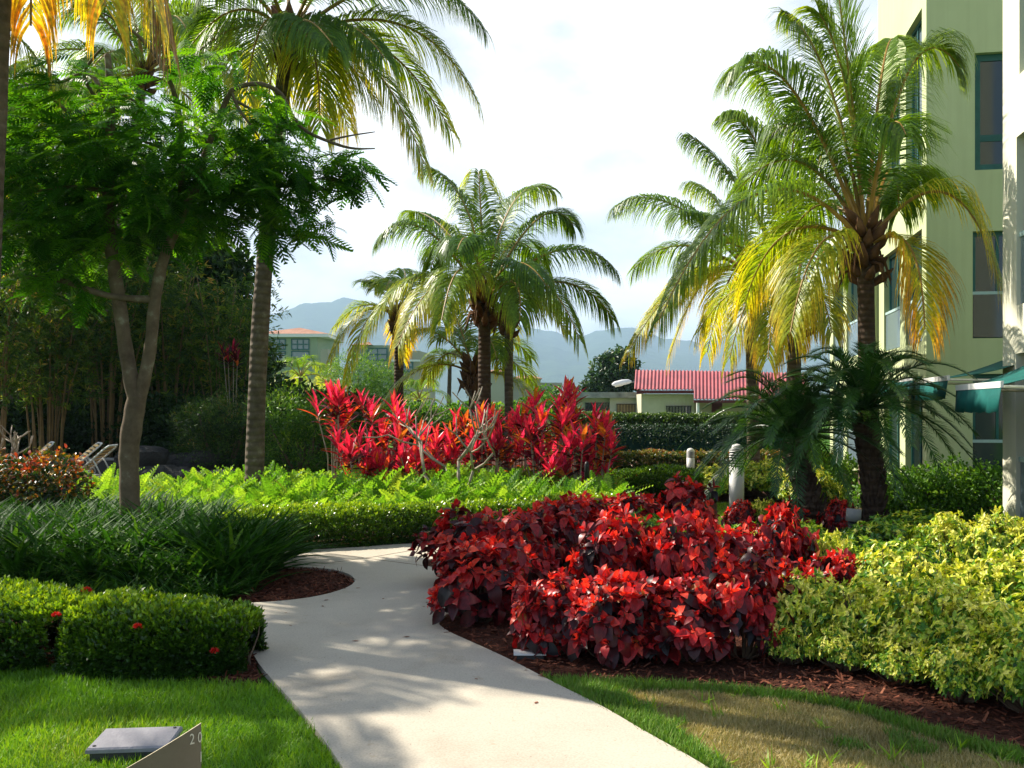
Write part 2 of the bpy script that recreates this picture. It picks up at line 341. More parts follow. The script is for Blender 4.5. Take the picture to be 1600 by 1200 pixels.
for nm, poly, z in (('mulch_bed', bedL, .010), ('mulch_bed', bedF, .014), ('mulch_bed', bedR, .018)):
    m = MB(); m.prism(poly, .001, z); struct(m.obj(nm, M['mulch']))
def rand_in(poly, n, near=None):
    P_ = A([(p[0], p[1]) for p in poly]); lo, hi = P_.min(0), P_.max(0); X = []
    tot = 0
    while tot < n:
        q = rng.uniform(lo, hi, (n * 2, 2)); q = q[inside(poly, q[:, 0], q[:, 1])]
        if near is not None: q = q[near(q)]
        X.append(q); tot += len(q)
        if len(q) == 0: break
    return np.concatenate(X)[:n]
m = MB()
for poly, n, z in ((bedL, 16000, .012), (bedR, 26000, .02), (bedF, 5000, .016)):
    q = rand_in(poly, n, lambda q: (np.abs(q[:, 0]) < q[:, 1] * .62) & (q[:, 1] < 13)); n = len(q)
    d = rng.normal(size=(n, 3)); d[:, 2] *= .25; u = rng.normal(size=(n, 3)) * .3 + A([0, 0, 1])
    pos = np.c_[q, np.full(n, z) + rng.uniform(0, .022, n)]
    m.scatter(T_CHIP, pos, d, u, rng.uniform(.02, .06, n), rng.beta(2, 2.5, n), 0, rng.uniform(.02, .06, n))
tag(m.obj('bark_mulch', M['chip']), 'red brown shredded bark mulch spread over the planting beds', 'mulch', kind='stuff')

# hills far away
ridge = A([(-900, 600), (-400, 560), (0, 525), (300, 500), (420, 490), (460, 474), (500, 470), (560, 468), (600, 480), (640, 500), (700, 512), (760, 506), (800, 507), (850, 516), (880, 523), (920, 517), (950, 512), (975, 507), (1010, 522), (1100, 530), (1180, 524), (1250, 520), (1300, 512), (1500, 505), (2100, 540)])
nx, ny = 260, 60; m = MB(); D1, D0 = 5600., 3000.
ys = np.linspace(0, 1.35, ny); ang = np.linspace(-.95, .75, nx)
hz = CAMZ + (HOR - np.interp(ang * F + 800, ridge[:, 0], ridge[:, 1]) + 3.0 * np.sin(ang * 61) + 2.2 * np.sin(ang * 143 + 1) + 1.2 * np.sin(ang * 310)) / F * D1
def fbm(x, y, seed, octv=5, f0=1.0):
    g = np.random.default_rng(seed); z = np.zeros_like(x)
    for o in range(octv):
        f = f0 * 2 ** o
        for _ in range(5):
            th = g.uniform(0, 6.28); ph = g.uniform(0, 6.28); z += np.sin((x * math.cos(th) + y * math.sin(th)) * f + ph) / (1.8 ** o) / 5
    return z
AN, YS = np.meshgrid(ang, ys, indexing='ij'); DD = D0 + (D1 - D0) * YS; XX = AN * DD
pr = np.where(YS <= 1, YS ** 1.15, 1 - (YS - 1) * 1.4)
nz_ = fbm(XX / 400, DD / 400, 3, 6, 1.0)
ZZ = hz[:, None] * pr + (1 - np.abs(YS - .0)) .clip(0, 1) * YS * 260 * nz_ * .9 + fbm(XX / 60, DD / 60, 4, 3) * 7 * (YS > .02) - 3
i, j = np.meshgrid(np.arange(nx - 1), np.arange(ny - 1), indexing='ij')
m.add(np.stack([XX, DD, ZZ], -1), np.stack([i * ny + j, (i + 1) * ny + j, (i + 1) * ny + j + 1, i * ny + j + 1], -1).reshape(-1, 4))
M['hill'] = surf('forest_hillside', (.02, .045, .012), (.05, .09, .025), .012, 1, .8, 12, .05, 10, .03)
struct(m.obj('hills', M['hill'], smooth=True))

# haze between here and the hills
m = MB(); m.box((-5990, -70, -1.4), (5990, 8990, 680))
hm = bpy.data.materials.new('haze_air'); hm.use_nodes = True; hn = hm.node_tree
for n in list(hn.nodes):
    if n.type != 'OUTPUT_MATERIAL': hn.nodes.remove(n)
pv = hn.nodes.new('ShaderNodeVolumePrincipled'); pv.inputs['Color'].default_value = (.54, .77, 1, 1); pv.inputs['Density'].default_value = 0.00021; pv.inputs['Anisotropy'].default_value = 0.0
hn.links.new(pv.outputs[0], [n for n in hn.nodes if n.type == 'OUTPUT_MATERIAL'][0].inputs['Volume'])
HAZE = True
if HAZE:
    hz_o = tag(m.obj('haze', hm), 'thin blue haze in the air between the garden and the hills', 'haze', kind='stuff')

# ------------------------------------------------------------------ buildings
M['stucco'] = surf('pale_green_stucco', (.50, .565, .30), (.60, .66, .37), .6, .9, .25, .004, .2, 5, 140)
M['stucco_cream'] = surf('cream_stucco', (.72, .70, .54), (.78, .76, .60), 1.5, .9, .25, .004, .2, 5, 140)
M['teal'] = surf('teal_painted_metal', (.012, .09, .08), (.02, .13, .11), 4, .4, .05)
M['teal_light'] = surf('light_rail_metal', (.35, .5, .48), (.45, .6, .58), 4, .35, .05)
def glass(name, c, rough=.06):
    m, nt, b = mat(name); b.inputs['Base Color'].default_value = (*c, 1); b.inputs['Roughness'].default_value = rough
    b.inputs['Specular IOR Level'].default_value = .8; n = noise(nt, 1.5, 2); bump(nt, b, n.outputs['Fac'], .05, .01); return m
M['glass'] = glass('dark_window_glass', (.012, .03, .035)); M['railglass'] = glass('rail_glass', (.16, .22, .25), .12)
M['interior'] = surf('dim_interior', (.05, .03, .02), (.09, .05, .035), 3)
M['awning'] = surf('teal_awning_cloth', (.004, .085, .075), (.008, .12, .105), 6, .75, .15, .003, .2, 4, 200)
M['white'] = surf('white_trim', (.72, .72, .70), (.80, .80, .77), 5, .5, .05)
for k_ in ('stucco', 'stucco_cream'):
    nt = M[k_].node_tree; b = nt.nodes['Principled BSDF']; src = b.inputs['Base Color'].links[0].from_socket
    t = nt.nodes.new('ShaderNodeTexCoord'); mp_ = nt.nodes.new('ShaderNodeMapping'); mp_.inputs['Scale'].default_value = (5, 5, .22); n_ = nt.nodes.new('ShaderNodeTexNoise'); n_.inputs['Scale'].default_value = 1.6; n_.inputs['Detail'].default_value = 7
    nt.links.new(t.outputs['Object'], mp_.inputs[0]); nt.links.new(mp_.outputs[0], n_.inputs[0]); r_ = ramp(nt, [(.38, (.80, .79, .74)), (.55, (1, 1, 1))]); nt.links.new(n_.outputs['Fac'], r_.inputs[0])
    x_ = nt.nodes.new('ShaderNodeMix'); x_.data_type = 'RGBA'; x_.blend_type = 'MULTIPLY'; x_.inputs['Factor'].default_value = .22; nt.links.new(src, x_.inputs['A']); nt.links.new(r_.outputs[0], x_.inputs['B']); nt.links.new(x_.outputs['Result'], b.inputs['Base Color'])
U3 = Vector((.172, .985, 0)).normalized(); W3 = Vector((U3.y, -U3.x, 0))
def frame_at(o): return Matrix(((U3.x, W3.x, 0, o.x), (U3.y, W3.y, 0, o.y), (0, 0, 1, 0), (0, 0, 0, 1)))
def wall_panels(m, x0, x1, z0, z1, holes, put):
    """fill a rectangle around rectangular holes (x0,x1,z0,z1); put(xa,xb,za,zb) adds a piece"""
    xs = sorted({x0, x1, *[h[0] for h in holes], *[h[1] for h in holes]})
    for a, b in zip(xs[:-1], xs[1:]):
        hs = sorted([h for h in holes if h[0] <= a + 1e-6 and h[1] >= b - 1e-6], key=lambda h: h[2]); z = z0
        for h in hs:
            if h[2] > z + 1e-4: put(a, b, z, h[2])
            z = h[3]
        if z < z1 - 1e-4: put(a, b, z, z1)
def window_on(parent, Mx, axis, c0, c1, z0, z1, depth0, mull=(), trans=(), rail=None, name='window', sgn=1, inset=.12, ft=.07, fm=None, gl=None):
    rg = M['glass'] if axis == 'b' else M['railglass']  # sunlit facade rails use paler glass, sky reflection put into its colour
    """a window set in an opening. axis 'a': opening spans local x at y=depth0 going +y inwards. axis 'b': spans local y at x=depth0, inwards +x"""
    def bx(m, p0, p1, q0, q1, za, zb, mi=0):
        if axis == 'a': m.box((p0, depth0 + q0, za), (p1, depth0 + q1, zb), .5, mi, Mx)
        else: m.box((depth0 + q0, p0, za), (depth0 + q1, p1, zb), .5, mi, Mx)
    m = MB()
    bx(m, c0, c0 + ft, inset, inset + .07, z0, z1); bx(m, c1 - ft, c1, inset, inset + .07, z0, z1)
    bx(m, c0 + ft, c1 - ft, inset, inset + .07, z1 - ft, z1); bx(m, c0 + ft, c1 - ft, inset, inset + .07, z0, z0 + ft)
    for x in mull: bx(m, x - ft * .35, x + ft * .35, inset + .01, inset + .06, z0 + ft, z1 - ft)
    for z in trans: bx(m, c0 + ft, c1 - ft, inset + .008, inset + .062, z - ft * .5, z + ft * .5)
    w = m.obj(name, fm or M['teal'], parent)
    m = MB(); bx(m, c0 + ft * .5, c1 - ft * .5, inset + .025, inset + .035, z0 + ft * .5, z1 - ft * .5); m.obj('pane', gl or M['glass'], w)
    if rail:
        m = MB(); bx(m, c0, c1, .03, .08, rail, rail + .06); rl = m.obj('railing', M['teal_light'], parent)
        m = MB(); bx(m, c0 + .02, c1 - .02, .045, .06, z0 + .02, rail); m.obj('rail_glass', rg, rl)
    return w
# far wing: tall part (a 0..4.7) with lower projecting bay (a 4.7..9.8)
OA = Vector((8.2, 19.0, 0)); MA = frame_at(OA); base = OA.copy()
hb = empty('apartment_wing', base, 'pale green stucco apartment wing with tall teal windows behind the palms', 'building')
MAl = Matrix.Translation(-base) @ MA
m = MB(); TH = .35
holesA = [(.35, 1.75, 2.98, 5.25), (2.3, 4.0, 2.98, 5.25), (.35, 1.75, 6.15, 9.7), (2.3, 3.75, 6.15, 9.3), (.3, 1.8, .15, 2.15), (2.3, 4.0, .15, 2.15)]
wall_panels(m, 0, 4.7, 0, 13, holesA, lambda a, b, c, d: m.box((a, 0, c), (b, TH, d), .5, 0, MAl))
# camera-facing gable wall from the corner
holesB = [(.90, 2.1, 6.3, 8.6), (.86, 2.1, 3.0, 5.1), (.86, 2.1, .25, 2.3)]
wall_panels(m, TH, 7, 0, 13, holesB, lambda a, b, c, d: m.box((0, a, c), (TH, b, d), .5, 0, MAl))
# projecting bay
wall_panels(m, 4.7, 9.8, 0, 6.3, [(5.2, 6.9, 2.98, 5.25), (7.4, 9.2, 2.98, 5.25), (5.2, 6.9, .2, 2.2), (7.4, 9.2, .2, 2.2)], lambda a, b, c, d: m.box((a, -.38, c), (b, -.05, d), .5, 0, MAl))
m.box((4.7, -.05, 0), (5.0, 2, 6.3), .5, 0, MAl); m.box((9.5, -.05, 0), (9.8, 6, 6.3), .5, 0, MAl)
m.box((5.0, -.05, 6.05), (9.5, 6, 6.28), .5, 0, MAl)
m.box((4.4, .35, 0), (4.7, 7, 13), .5, 0, MAl)
m.obj('wall', M['stucco'], hb)
m = MB(); m.box((-.15, -.15, 13.003), (4.85, 7.1, 13.35), .5, 0, MAl); m.box((4.86, -.5, 6.303), (9.95, 6.1, 6.48), .5, 0, MAl); m.obj('cornice', M['stucco_cream'], hb)
# rooms behind
m = MB()
for z0, z1 in ((.05, 2.6), (2.7, 5.7), (5.8, 10.2)): m.box((.9, 1.0, z0), (4.3, 1.05, z1), .5, 0, MAl); m.box((1.0, .9, z0), (1.05, 3.4, z1), .5, 0, MAl)
m.box((5.3, .8, .1), (9.4, .85, 5.9), .5, 0, MAl); m.obj('interior_wall', M['interior'], hb)
for h in holesA:
    n = 2 if h[3] > 8 else 1
    mull = [h[0] + (h[1] - h[0]) * (k + 1) / (n + 1) for k in range(n)]
    window_on(hb, MAl, 'a', h[0] + .002, h[1] - .002, h[2] + .002, h[3] - .002, 0, mull, rail=3.85 if 2.9 < h[2] < 3 else None)
for h in ((5.2, 6.9, 2.98, 5.25), (7.4, 9.2, 2.98, 5.25), (5.2, 6.9, .2, 2.2), (7.4, 9.2, .2, 2.2)):
    window_on(hb, MAl, 'a', h[0] + .002, h[1] - .002, h[2] + .002, h[3] - .002, -.38, [(h[0] + h[1]) / 2], rail=3.85 if h[2] > 2 else 1.0)
for h, tr, rl in zip(holesB, ((6.95,), (), ()), (None, 3.86, .95)):
    window_on(hb, MAl, 'b', h[0] + .002, h[1] - .002, h[2] + .002, h[3] - .002, 0, [] if tr else [1.35], tr, rl, ft=.13 if tr else .08)
# near block
OB = Vector((6.39 - .0, 12.5, 0)); MBm = frame_at(OB); base = OB.copy(); MBl = Matrix.Translation(-base) @ MBm
nb = empty('apartment_block', base, 'cream and green stucco apartment block at the right edge with sunlit column', 'building')
m = MB(); holes = [(-2.6, -.52, 2.9, 5.0), (-2.6, -.62, 5.75, 9.5), (-2.6, -.5, .12, 2.3)]
wall_panels(m, -3.2, 0, 0, 13, holes, lambda a, b, c, d: m.box((a, 0, c), (b, .4, d), .5, 0, MBl))
m.box((-.3, .4, 0), (0, 4, 13), .5, 0, MBl); m.obj('wall', M['stucco_cream'], nb)
m = MB(); m.box((-3.0, 1.2, .1), (-.4, 1.25, 10), .5, 0, MBl); m.obj('interior_wall', M['interior'], nb)
for h, rl, ins in zip(holes, (3.75, None, .95), (.3, .1, .28)):
    window_on(nb, MBl, 'a', h[0] + .002, h[1] - .002, h[2] + .002, h[3] - .002, 0, [(h[0] + h[1]) / 2], (), rl, inset=ins)
# awnings
def awning(near, far, back, rise, z, lab, drop=.26):
    base = Vector((near.x, near.y, 0)); e = empty('awning', base, lab, 'awning', 'teal awnings along the building')
    n = near - base; f = far - base; zt = z
    wv = W3 * back
    a, b = n + Vector((0, 0, 0)), f.copy(); a.z = b.z = zt
    c, d = b + wv, a + wv; c.z = d.z = zt + rise
    def sheet(m, q, t=.006):
        nn = (q[1] - q[0]).cross(q[3] - q[0]).normalized() * t
        m.add([list(x) for x in q] + [list(x - nn) for x in q], [(0, 1, 2, 3), (7, 6, 5, 4), (0, 4, 5, 1), (1, 5, 6, 2), (2, 6, 7, 3), (3, 7, 4, 0)])
    m = MB(); nseg = 6
    for k in range(nseg):
        t0, t1 = k / nseg, (k + 1) / nseg; s = lambda t: Vector((0, 0, -.05 * math.sin(math.pi * t)))
        sheet(m, [a.lerp(d, t0) + s(t0), b.lerp(c, t0) + s(t0), b.lerp(c, t1) + s(t1), a.lerp(d, t1) + s(t1)])
    m.obj('canopy', M['awning'], e)
    m = MB(); o = -W3 * .03
    m.add([list(p) for p in (a + o + Vector((0, 0, .035)), b + o + Vector((0, 0, .035)), b + o - Vector((0, 0, .03)), a + o - Vector((0, 0, .03)), a - o * .1 + Vector((0, 0, .04)), b - o * .1 + Vector((0, 0, .04)), b - o * .1 - Vector((0, 0, .03)), a - o * .1 - Vector((0, 0, .03)))],
          [(0, 1, 2, 3), (7, 6, 5, 4), (0, 4, 5, 1), (3, 2, 6, 7), (0, 3, 7, 4), (1, 5, 6, 2)]); m.obj('front_bar', M['white'], e)
    m = MB(); k = 14; V = []
    for i in range(k + 1):
        p = a.lerp(b, i / k); wob = .02 * math.sin(i * 1.9)
        for jj, dz in enumerate((-.03, -.03 - drop * .5, -.03 - drop)): V.append(list(p + o * (.8 + jj * .6) + W3 * wob * jj * .6 + Vector((0, 0, dz + (.012 * math.sin(i * 2.1) if jj == 2 else 0)))))
    m.add(V, [(i * 3 + q, i * 3 + 3 + q, i * 3 + 4 + q, i * 3 + 1 + q) for i in range(k) for q in (0, 1)]); vo = m.obj('valance', M['awning'], e, True)
    so_ = vo.modifiers.new('s', 'SOLIDIFY'); so_.thickness = .004
    if back > .4:
        for p in (a, b):
            m = MB(); q = p + W3 * back; m.tube([p + Vector((0, 0, -.02)), q + Vector((0, 0, -.04))], .018, 6); m.obj('arm', M['stucco_cream'], e)
    return e
awning(P(1568, 600, 10.0), GX(1497, 11.6), 1.0, .40, 1.86, 'teal awning with white front bar nearest the camera at the right edge')
awning(P(1484, 590, 12.2), GX(1434, 13.8), 1.15, .30, 2.0, 'teal awning partly behind the nearest one, pale bar at its left end', .24)
for pa, pb, la in ((1430, 1400, 'small teal awning low over the terrace opening beside the building corner'), (1392, 1374, 'smallest and farthest teal awning behind the coconut trunk')):
    def onf(px, off=-.14):
        # facade plane point at that pixel
        o = OA + W3 * off; k = (px - 800) / F; t = (k * o.y - o.x) / (U3.x - k * U3.y); return o + U3 * t
    a, b = onf(pa), onf(pb); awning(a, b, .13, .05, 2.22, la, .30)

# house with the red roof
def corrugated(name):
    m, nt, b = mat(name); n = noise(nt, .6, 6); r = ramp(nt, [(.3, (.22, .022, .030)), (.55, (.36, .042, .052)), (.75, (.42, .09, .085))]); nt.links.new(n.outputs['Fac'], r.inputs['Fac'])
    nt.links.new(r.outputs[0], b.inputs['Base Color']); b.inputs['Roughness'].default_value = .55; return m
M['redroof'] = corrugated('red_corrugated_metal'); M['darkred'] = surf('dark_red_fascia', (.10, .02, .02), (.15, .03, .03), 4)
M['siding'] = surf('cream_siding', (.55, .50, .34), (.64, .58, .41), 2, .8); M['plaster'] = surf('weathered_plaster', (.42, .42, .36), (.58, .57, .48), 1.0, .9, .2, .01, .2, 8)
M['stain'] = surf('stained_concrete', (.16, .16, .15), (.44, .44, .41), 1.6, .9, .2, .01, .2, 9)
M['bars'] = surf('dark_window_bars', (.02, .02, .025), (.04, .04, .045), 5)
DH = 56.
hs = empty('red_roof_house', GX(1090, DH), 'low cream house with red corrugated metal roof beyond the hedge', 'house')
def LP(px, py, d): return P(px, py, d) - Vector(hs.location)
def roof_sheet(m, ridge0, ridge1, eave0, eave1, per=.22):
    n = max(4, int((ridge1 - ridge0).length / per) * 4); V = []
    up = (ridge1 - ridge0).cross(eave0 - ridge0).normalized(); up = up if up.z > 0 else -up
    for i in range(n + 1):
        t = i / n; h = .045 * math.sin(i * math.pi / 2)
        V += [list(ridge0.lerp(ridge1, t) + up * h), list(eave0.lerp(eave1, t) + up * h)]
    k = len(V); V += [[v[0], v[1], v[2] - .03] for v in V]
    m.add(V, [(2 * i, 2 * i + 1, 2 * i + 3, 2 * i + 2) for i in range(n)] + [(k + 2 * i + 2, k + 2 * i + 3, k + 2 * i + 1, k + 2 * i) for i in range(n)] + [(2 * i + 1, k + 2 * i + 1, k + 2 * i + 3, 2 * i + 3) for i in range(n)])
m = MB(); rz = LP(995, 578, 60)
ra, rb_, rc = LP(993, 578, 60), LP(1084, 579, 60), LP(1260, 583, 60)
roof_sheet(m, ra, rb_, LP(991, 608, 56.5), LP(1084, 608, 56.5)); roof_sheet(m, rb_ + Vector((.01, 0, 0)), rc, LP(1084.3, 623, 55), LP(1262, 624, 55))
roof = m.obj('roof', M['redroof'], hs, False)
m = MB()
def wq(m, x0, x1, y0, y1, z0, z1, mi=0): m.box((x0, y0, z0), (x1, y1, z1), .5, mi)
X = lambda px, d=57.: (px - 800) / F * d - hs.location.x
e0 = LP(991, 609, 56.5).z
wq(m, X(993), X(1084), .42, .5, e0 - .22, e0 - .04); e1 = LP(1084, 624, 55).z
wq(m, X(1084, 55), X(1262, 55), -1.02, -.94, e1 - .2, e1 - .04); m.obj('fascia', M['darkred'], hs)
m = MB(); wq(m, X(1002), X(1084), 1.0, 7.5, 0, e0 - .24)
wq(m, X(1084), X(1270), 2.0, 7.5, 0, e1 - .02)
for k in range(14): xx = X(1004) + (X(1082) - X(1004)) * k / 14; wq(m, xx, xx + .03, .985, 1.0, .0, e0 - .3)
m.obj('wall', M['siding'], hs)
def grille(parent, x0, x1, z0, z1, y, curtain):
    m = MB(); m.box((x0, y - .04, z0), (x1, y - .01, z1), .5); w = m.obj('window', curtain, parent)
    m = MB()
    for k in range(9): xx = x0 + (x1 - x0) * k / 8; m.box((xx - .018, y - .10, z0), (xx + .018, y - .07, z1))
    for z in (z0, (z0 + z1) / 2, z1 - .02): m.box((x0 - .05, y - .125, z - .02), (x1 + .05, y - .105, z + .02))
    m.obj('window_bars', M['bars'], w)
M['curtain'] = surf('tan_curtain', (.30, .20, .09), (.42, .30, .15), 4)
zt = lambda py, d: CAMZ + (HOR - py) / F * d
grille(hs, X(1041), X(1079), .9, zt(634, 57), 1.0, M['glass'])
m = MB(); m.tube([(X(1092, 55), -.7, 0), (X(1092, 55), -.7, e1 - .2)], .09, 8); m.obj('porch_post', M['white'], hs)
m = MB(); m.box((X(1112, 58), 1.9, 0), (X(1128, 58), 1.99, 2.0)); m.obj('door', M['darkred'], hs)
fh = empty('flat_roof_house', GX(940, 60.), 'white flat roofed house with barred windows beside the red roof', 'house')
m = MB(); X2 = lambda px, d=60.: (px - 800) / F * d - fh.location.x
m.box((X2(880), 0, 0), (X2(952), 7, zt(622, 60))); m.box((X2(952), -.35, 0), (X2(1001), 7, zt(622, 60))); m.obj('wall', M['plaster'], fh)
m = MB(); m.box((X2(876), -.7, zt(622, 60) + .003), (X2(1003), 7.2, zt(613, 60))); m.obj('roof', M['stain'], fh)
grille(fh, X2(915), X2(951), .9, zt(629, 60), 0, M['glass']); grille(fh, X2(963), X2(1000), .9, zt(631, 60), -.35, M['curtain'])
# street lamp behind the houses
sb = GX(1010, 64.); s_ = empty('street_lamp', sb, 'pale cobra head street lamp reaching over the flat roof', 'street lamp')
m = MB(); hzl = zt(598, 64); m.tube([(0, 0, 0), (0, 0, hzl - .9)], [.10, .07], 8); m.obj('pole', M['stain'], s_)
m = MB(); m.tube([(0, 0, hzl - .9), (-.15, 0, hzl - .3), (-.6, 0, hzl + .05), (-1.1, 0, hzl + .05)], .04, 6); m.obj('arm', M['stain'], s_)
m = MB(); m.tube([(-1.0, 0, hzl + .07), (-1.2, 0, hzl + .08), (-1.6, 0, hzl + .02), (-2.1, 0, hzl - .08), (-2.3, 0, hzl - .12)], [.08, .16, .2, .17, .05], 10); lh = m.obj('lamp_head', M['white'], s_, True)
m = MB(); m.tube([(-1.6, 0, hzl - .08), (-2.1, 0, hzl - .19)], [.13, .12], 10); m.obj('lens', M['stucco_cream'], lh, True)

# distant resort buildings
M['tile'] = surf('terracotta_tile', (.28, .13, .08), (.44, .24, .16), .8, .85, .6, .1, .2, 6, 3)
M['greenwall'] = surf('far_green_wall', (.24, .31, .20), (.30, .37, .24), .2, .9); M['beigewall'] = surf('far_beige_wall', (.36, .33, .24), (.44, .40, .30), .2, .9)
def hip(m, x0, x1, y0, y1, z0, z1, ins):
    m.add([(x0, y0, z0), (x1, y0, z0), (x1, y1, z0), (x0, y1, z0), (x0 + ins, (y0 + y1) / 2, z1), (x1 - ins, (y0 + y1) / 2, z1)], [(0, 1, 5, 4), (1, 2, 5), (2, 3, 4, 5), (3, 0, 4), (0, 3, 2, 1)])
def far_window(parent, x0, x1, z0, z1, y, nx=3, nz=2, fr=.16):
    m = MB(); m.box((x0, y - .05, z0), (x1, y + .05, z1)); w = m.obj('window', M['railglass'], parent)
    m = MB(); 
    for k in range(nx + 1): xx = x0 + (x1 - x0) * k / nx; m.box((xx - fr / 2, y - .16, z0 - fr / 2), (xx + fr / 2, y - .06, z1 + fr / 2))
    for k in range(nz + 1): zz = z0 + (z1 - z0) * k / nz; m.box((x0 + fr / 2, y - .15, zz - fr / 2), (x1 - fr / 2, y - .065, zz + fr / 2))
    m.obj('frame', M['teal'], w)
d = 150.; b1 = empty('villa', GX(450, d), 'green villa with terracotta hip roof and grid windows beside the palm trunk', 'building')
X3 = lambda px, dd=150.: (px - 800) / F * dd - b1.location.x
m = MB(); m.box((X3(396), 0, 0), (X3(496), 12, zt(524, d))); m.add([(X3(496) + .01, 0, 0), (X3(514), 9, 0), (X3(514), 9, zt(524, d)), (X3(496) + .01, 0, zt(524, d))], [(0, 1, 2, 3)]); m.obj('wall', M['greenwall'], b1)
m = MB(); hip(m, X3(393), X3(516), -.8, 13, zt(522, d), zt(507, d), 6); m.obj('roof', M['tile'], b1)
m = MB(); m.box((X3(393), -.8, zt(524, d) - .3), (X3(515), 12.9, zt(522, d) - .01)); m.obj('fascia', M['white'], b1)
for a, b in ((419, 446), (456, 483)): far_window(b1, X3(a), X3(b), zt(546, d), zt(530, d), 0); far_window(b1, X3(a), X3(b), zt(564, d), zt(549, d), 0, 1, 1)
d = 140.; b2 = empty('resort_block', GX(600, d), 'long green and beige resort block behind the small palm', 'building')
X4 = lambda px, dd=140.: (px - 800) / F * dd - b2.location.x
m = MB(); m.box((X4(546), 2, 0), (X4(612), 14, zt(538, d))); m.obj('wall', M['greenwall'], b2)
m = MB(); m.box((X4(503), -1, 0), (X4(514), 1, zt(546, d))); m.obj('pillar', M['beigewall'], b2)
m = MB(); m.box((X4(612) + .02, 0, 0), (X4(656), 12, zt(548, d))); m.add([(X4(656), -.01, 0), (X4(674), 7, 0), (X4(674), 7, zt(552, d)), (X4(656), -.01, zt(548, d))], [(0, 1, 2, 3)])
m.obj('side_wall', M['beigewall'], b2)
m = MB(); m.box((X4(612), -.25, zt(565, d)), (X4(656.5), -.02, zt(562, d))); m.obj('trim', M['white'], b2)
m = MB(); hip(m, X4(545), X4(580), 1, 13, zt(538, d) + .02, zt(529, d), 2); m.obj('roof', M['tile'], b2)
far_window(b2, X4(630), X4(645), zt(581, d), zt(566, d), 0, 2, 2); far_window(b2, X4(551), X4(562), zt(562, d), zt(544, d), 2, 1, 2); far_window(b2, X4(572), X4(602), zt(562, d), zt(543, d), 2, 2, 2)
d = 200.; b3 = empty('distant_house', GX(810, d), 'small beige far house with terracotta roof right of the central palm', 'house')
X5 = lambda px, dd=200.: (px - 800) / F * dd - b3.location.x
m = MB(); m.box((X5(755), 0, 0), (X5(795), 12, zt(582, d))); m.box((X5(795), 2, 0), (X5(845), 12, zt(591, d))); m.box((X5(845), 4, 0), (X5(880), 12, zt(597, d))); m.obj('wall', M['beigewall'], b3)
m = MB(); hip(m, X5(753), X5(797), -1, 13, zt(582, d) + .02, zt(576, d), 2); hip(m, X5(797), X5(848), 1, 13, zt(591, d) + .02, zt(585, d), 2); m.obj('roof', M['tile'], b3)

# ------------------------------------------------------------------ palms
def bez(B, t):
    t = t[:, None]; return (1 - t) ** 2 * B[0] + 2 * t * (1 - t) * B[1] + t ** 2 * B[2], 2 * (1 - t) * (B[1] - B[0]) + 2 * t * (B[2] - B[1])
def frond(B, nl=70, Lmax=.75, w=.022, hang=1.0, v0=.3, vtip=.1, yel=0, seed=0, t0=.15, rr=.035, stiff=.5, nseg=4):
    g = np.random.default_rng(seed); B = [A(x) for x in B]; m = MB()
    t = np.linspace(t0, .995, nl); side = np.array([-1., 1.])
    t = np.repeat(t, 2) + g.normal(0, .004, nl * 2); t = t.clip(t0, .998); s = np.tile(side, nl)
    keep = g.random(len(t)) > .04; t = t[keep]; s = s[keep]; n = len(t)
    p, T = bez(B, t); T = norm(T); up = np.tile(A([0, 0, 1.]), (n, 1))
    Sd = np.cross(T, up); bad = np.linalg.norm(Sd, axis=1) < .15
    hd = A(B[2]) - A(B[0]); hd[2] = 0; hd = norm(hd + 1e-6); alt = np.cross(np.tile(hd, (n, 1)), up)
    Sd = norm(Sd + alt * .35); Nn = norm(np.cross(Sd, T)); Nn *= np.sign(Nn[:, 2:3] + 1e-6)
    prof = (np.clip((t - t0) / .22, 0, 1) ** .5) * (1 - .55 * np.clip((t - .5) / .5, 0, 1) ** 1.3)
    Ln = Lmax * prof * g.uniform(.85, 1.1, n)
    fw = .30 + 1.25 * t
    d = norm(Sd * s[:, None] + T * fw[:, None] + Nn * (.28 * (1 - t) + .08)[:, None] + g.normal(0, .07, (n, 3)))
    rows = [p]; dirs = [d]; q = p.copy(); dd = d.copy(); grav = A([0, 0, -1.])
    for k in range(nseg):
        q = q + dd * (Ln / nseg)[:, None]; rows.append(q)
        dd = norm(dd + grav * (hang * (.62 + .30 * k) * (1.1 - stiff * (1 - t)))[:, None] + g.normal(0, .05, (n, 3))); dirs.append(dd)
    Wv = norm(T - dirs[0] * np.sum(T * dirs[0], 1, keepdims=True))
    V = []; wp = [.35, 1.0, .95, .6, 0.0] if nseg == 4 else [.4, 1, .7, 0]
    for k in range(nseg):
        h = w * wp[k]; V += [rows[k] - Wv * h, rows[k] + Wv * h]
    V.append(rows[nseg]); V = np.stack(V, 1); k = 2 * nseg + 1
    base = (np.arange(n) * k)[:, None]
    quads = np.concatenate([base + np.array([[2 * i, 2 * i + 1, 2 * i + 3, 2 * i + 2]]) for i in range(nseg - 1)])
    tris = base + np.array([[2 * nseg - 2, 2 * nseg - 1, 2 * nseg]])
    vb = v0 + vtip * t + g.normal(0, .05, n)
    VA = np.tile(vb[:, None], (1, k)); gr = np.linspace(0, 1, nseg + 1)
    for r_ in range(nseg): VA[:, 2 * r_] += yel * gr[r_]; VA[:, 2 * r_ + 1] += yel * gr[r_]
    VA[:, -1] += yel + .05
    m.add(V.reshape(-1, 3), [quads, tris], VA.clip(0, 1).ravel(), 0)
    tt = np.linspace(0, 1, 14); rp, _ = bez(B, tt); m.tube(rp, rr * (1 - .85 * tt ** .7) + .004, 5, .5, 1)
    return m
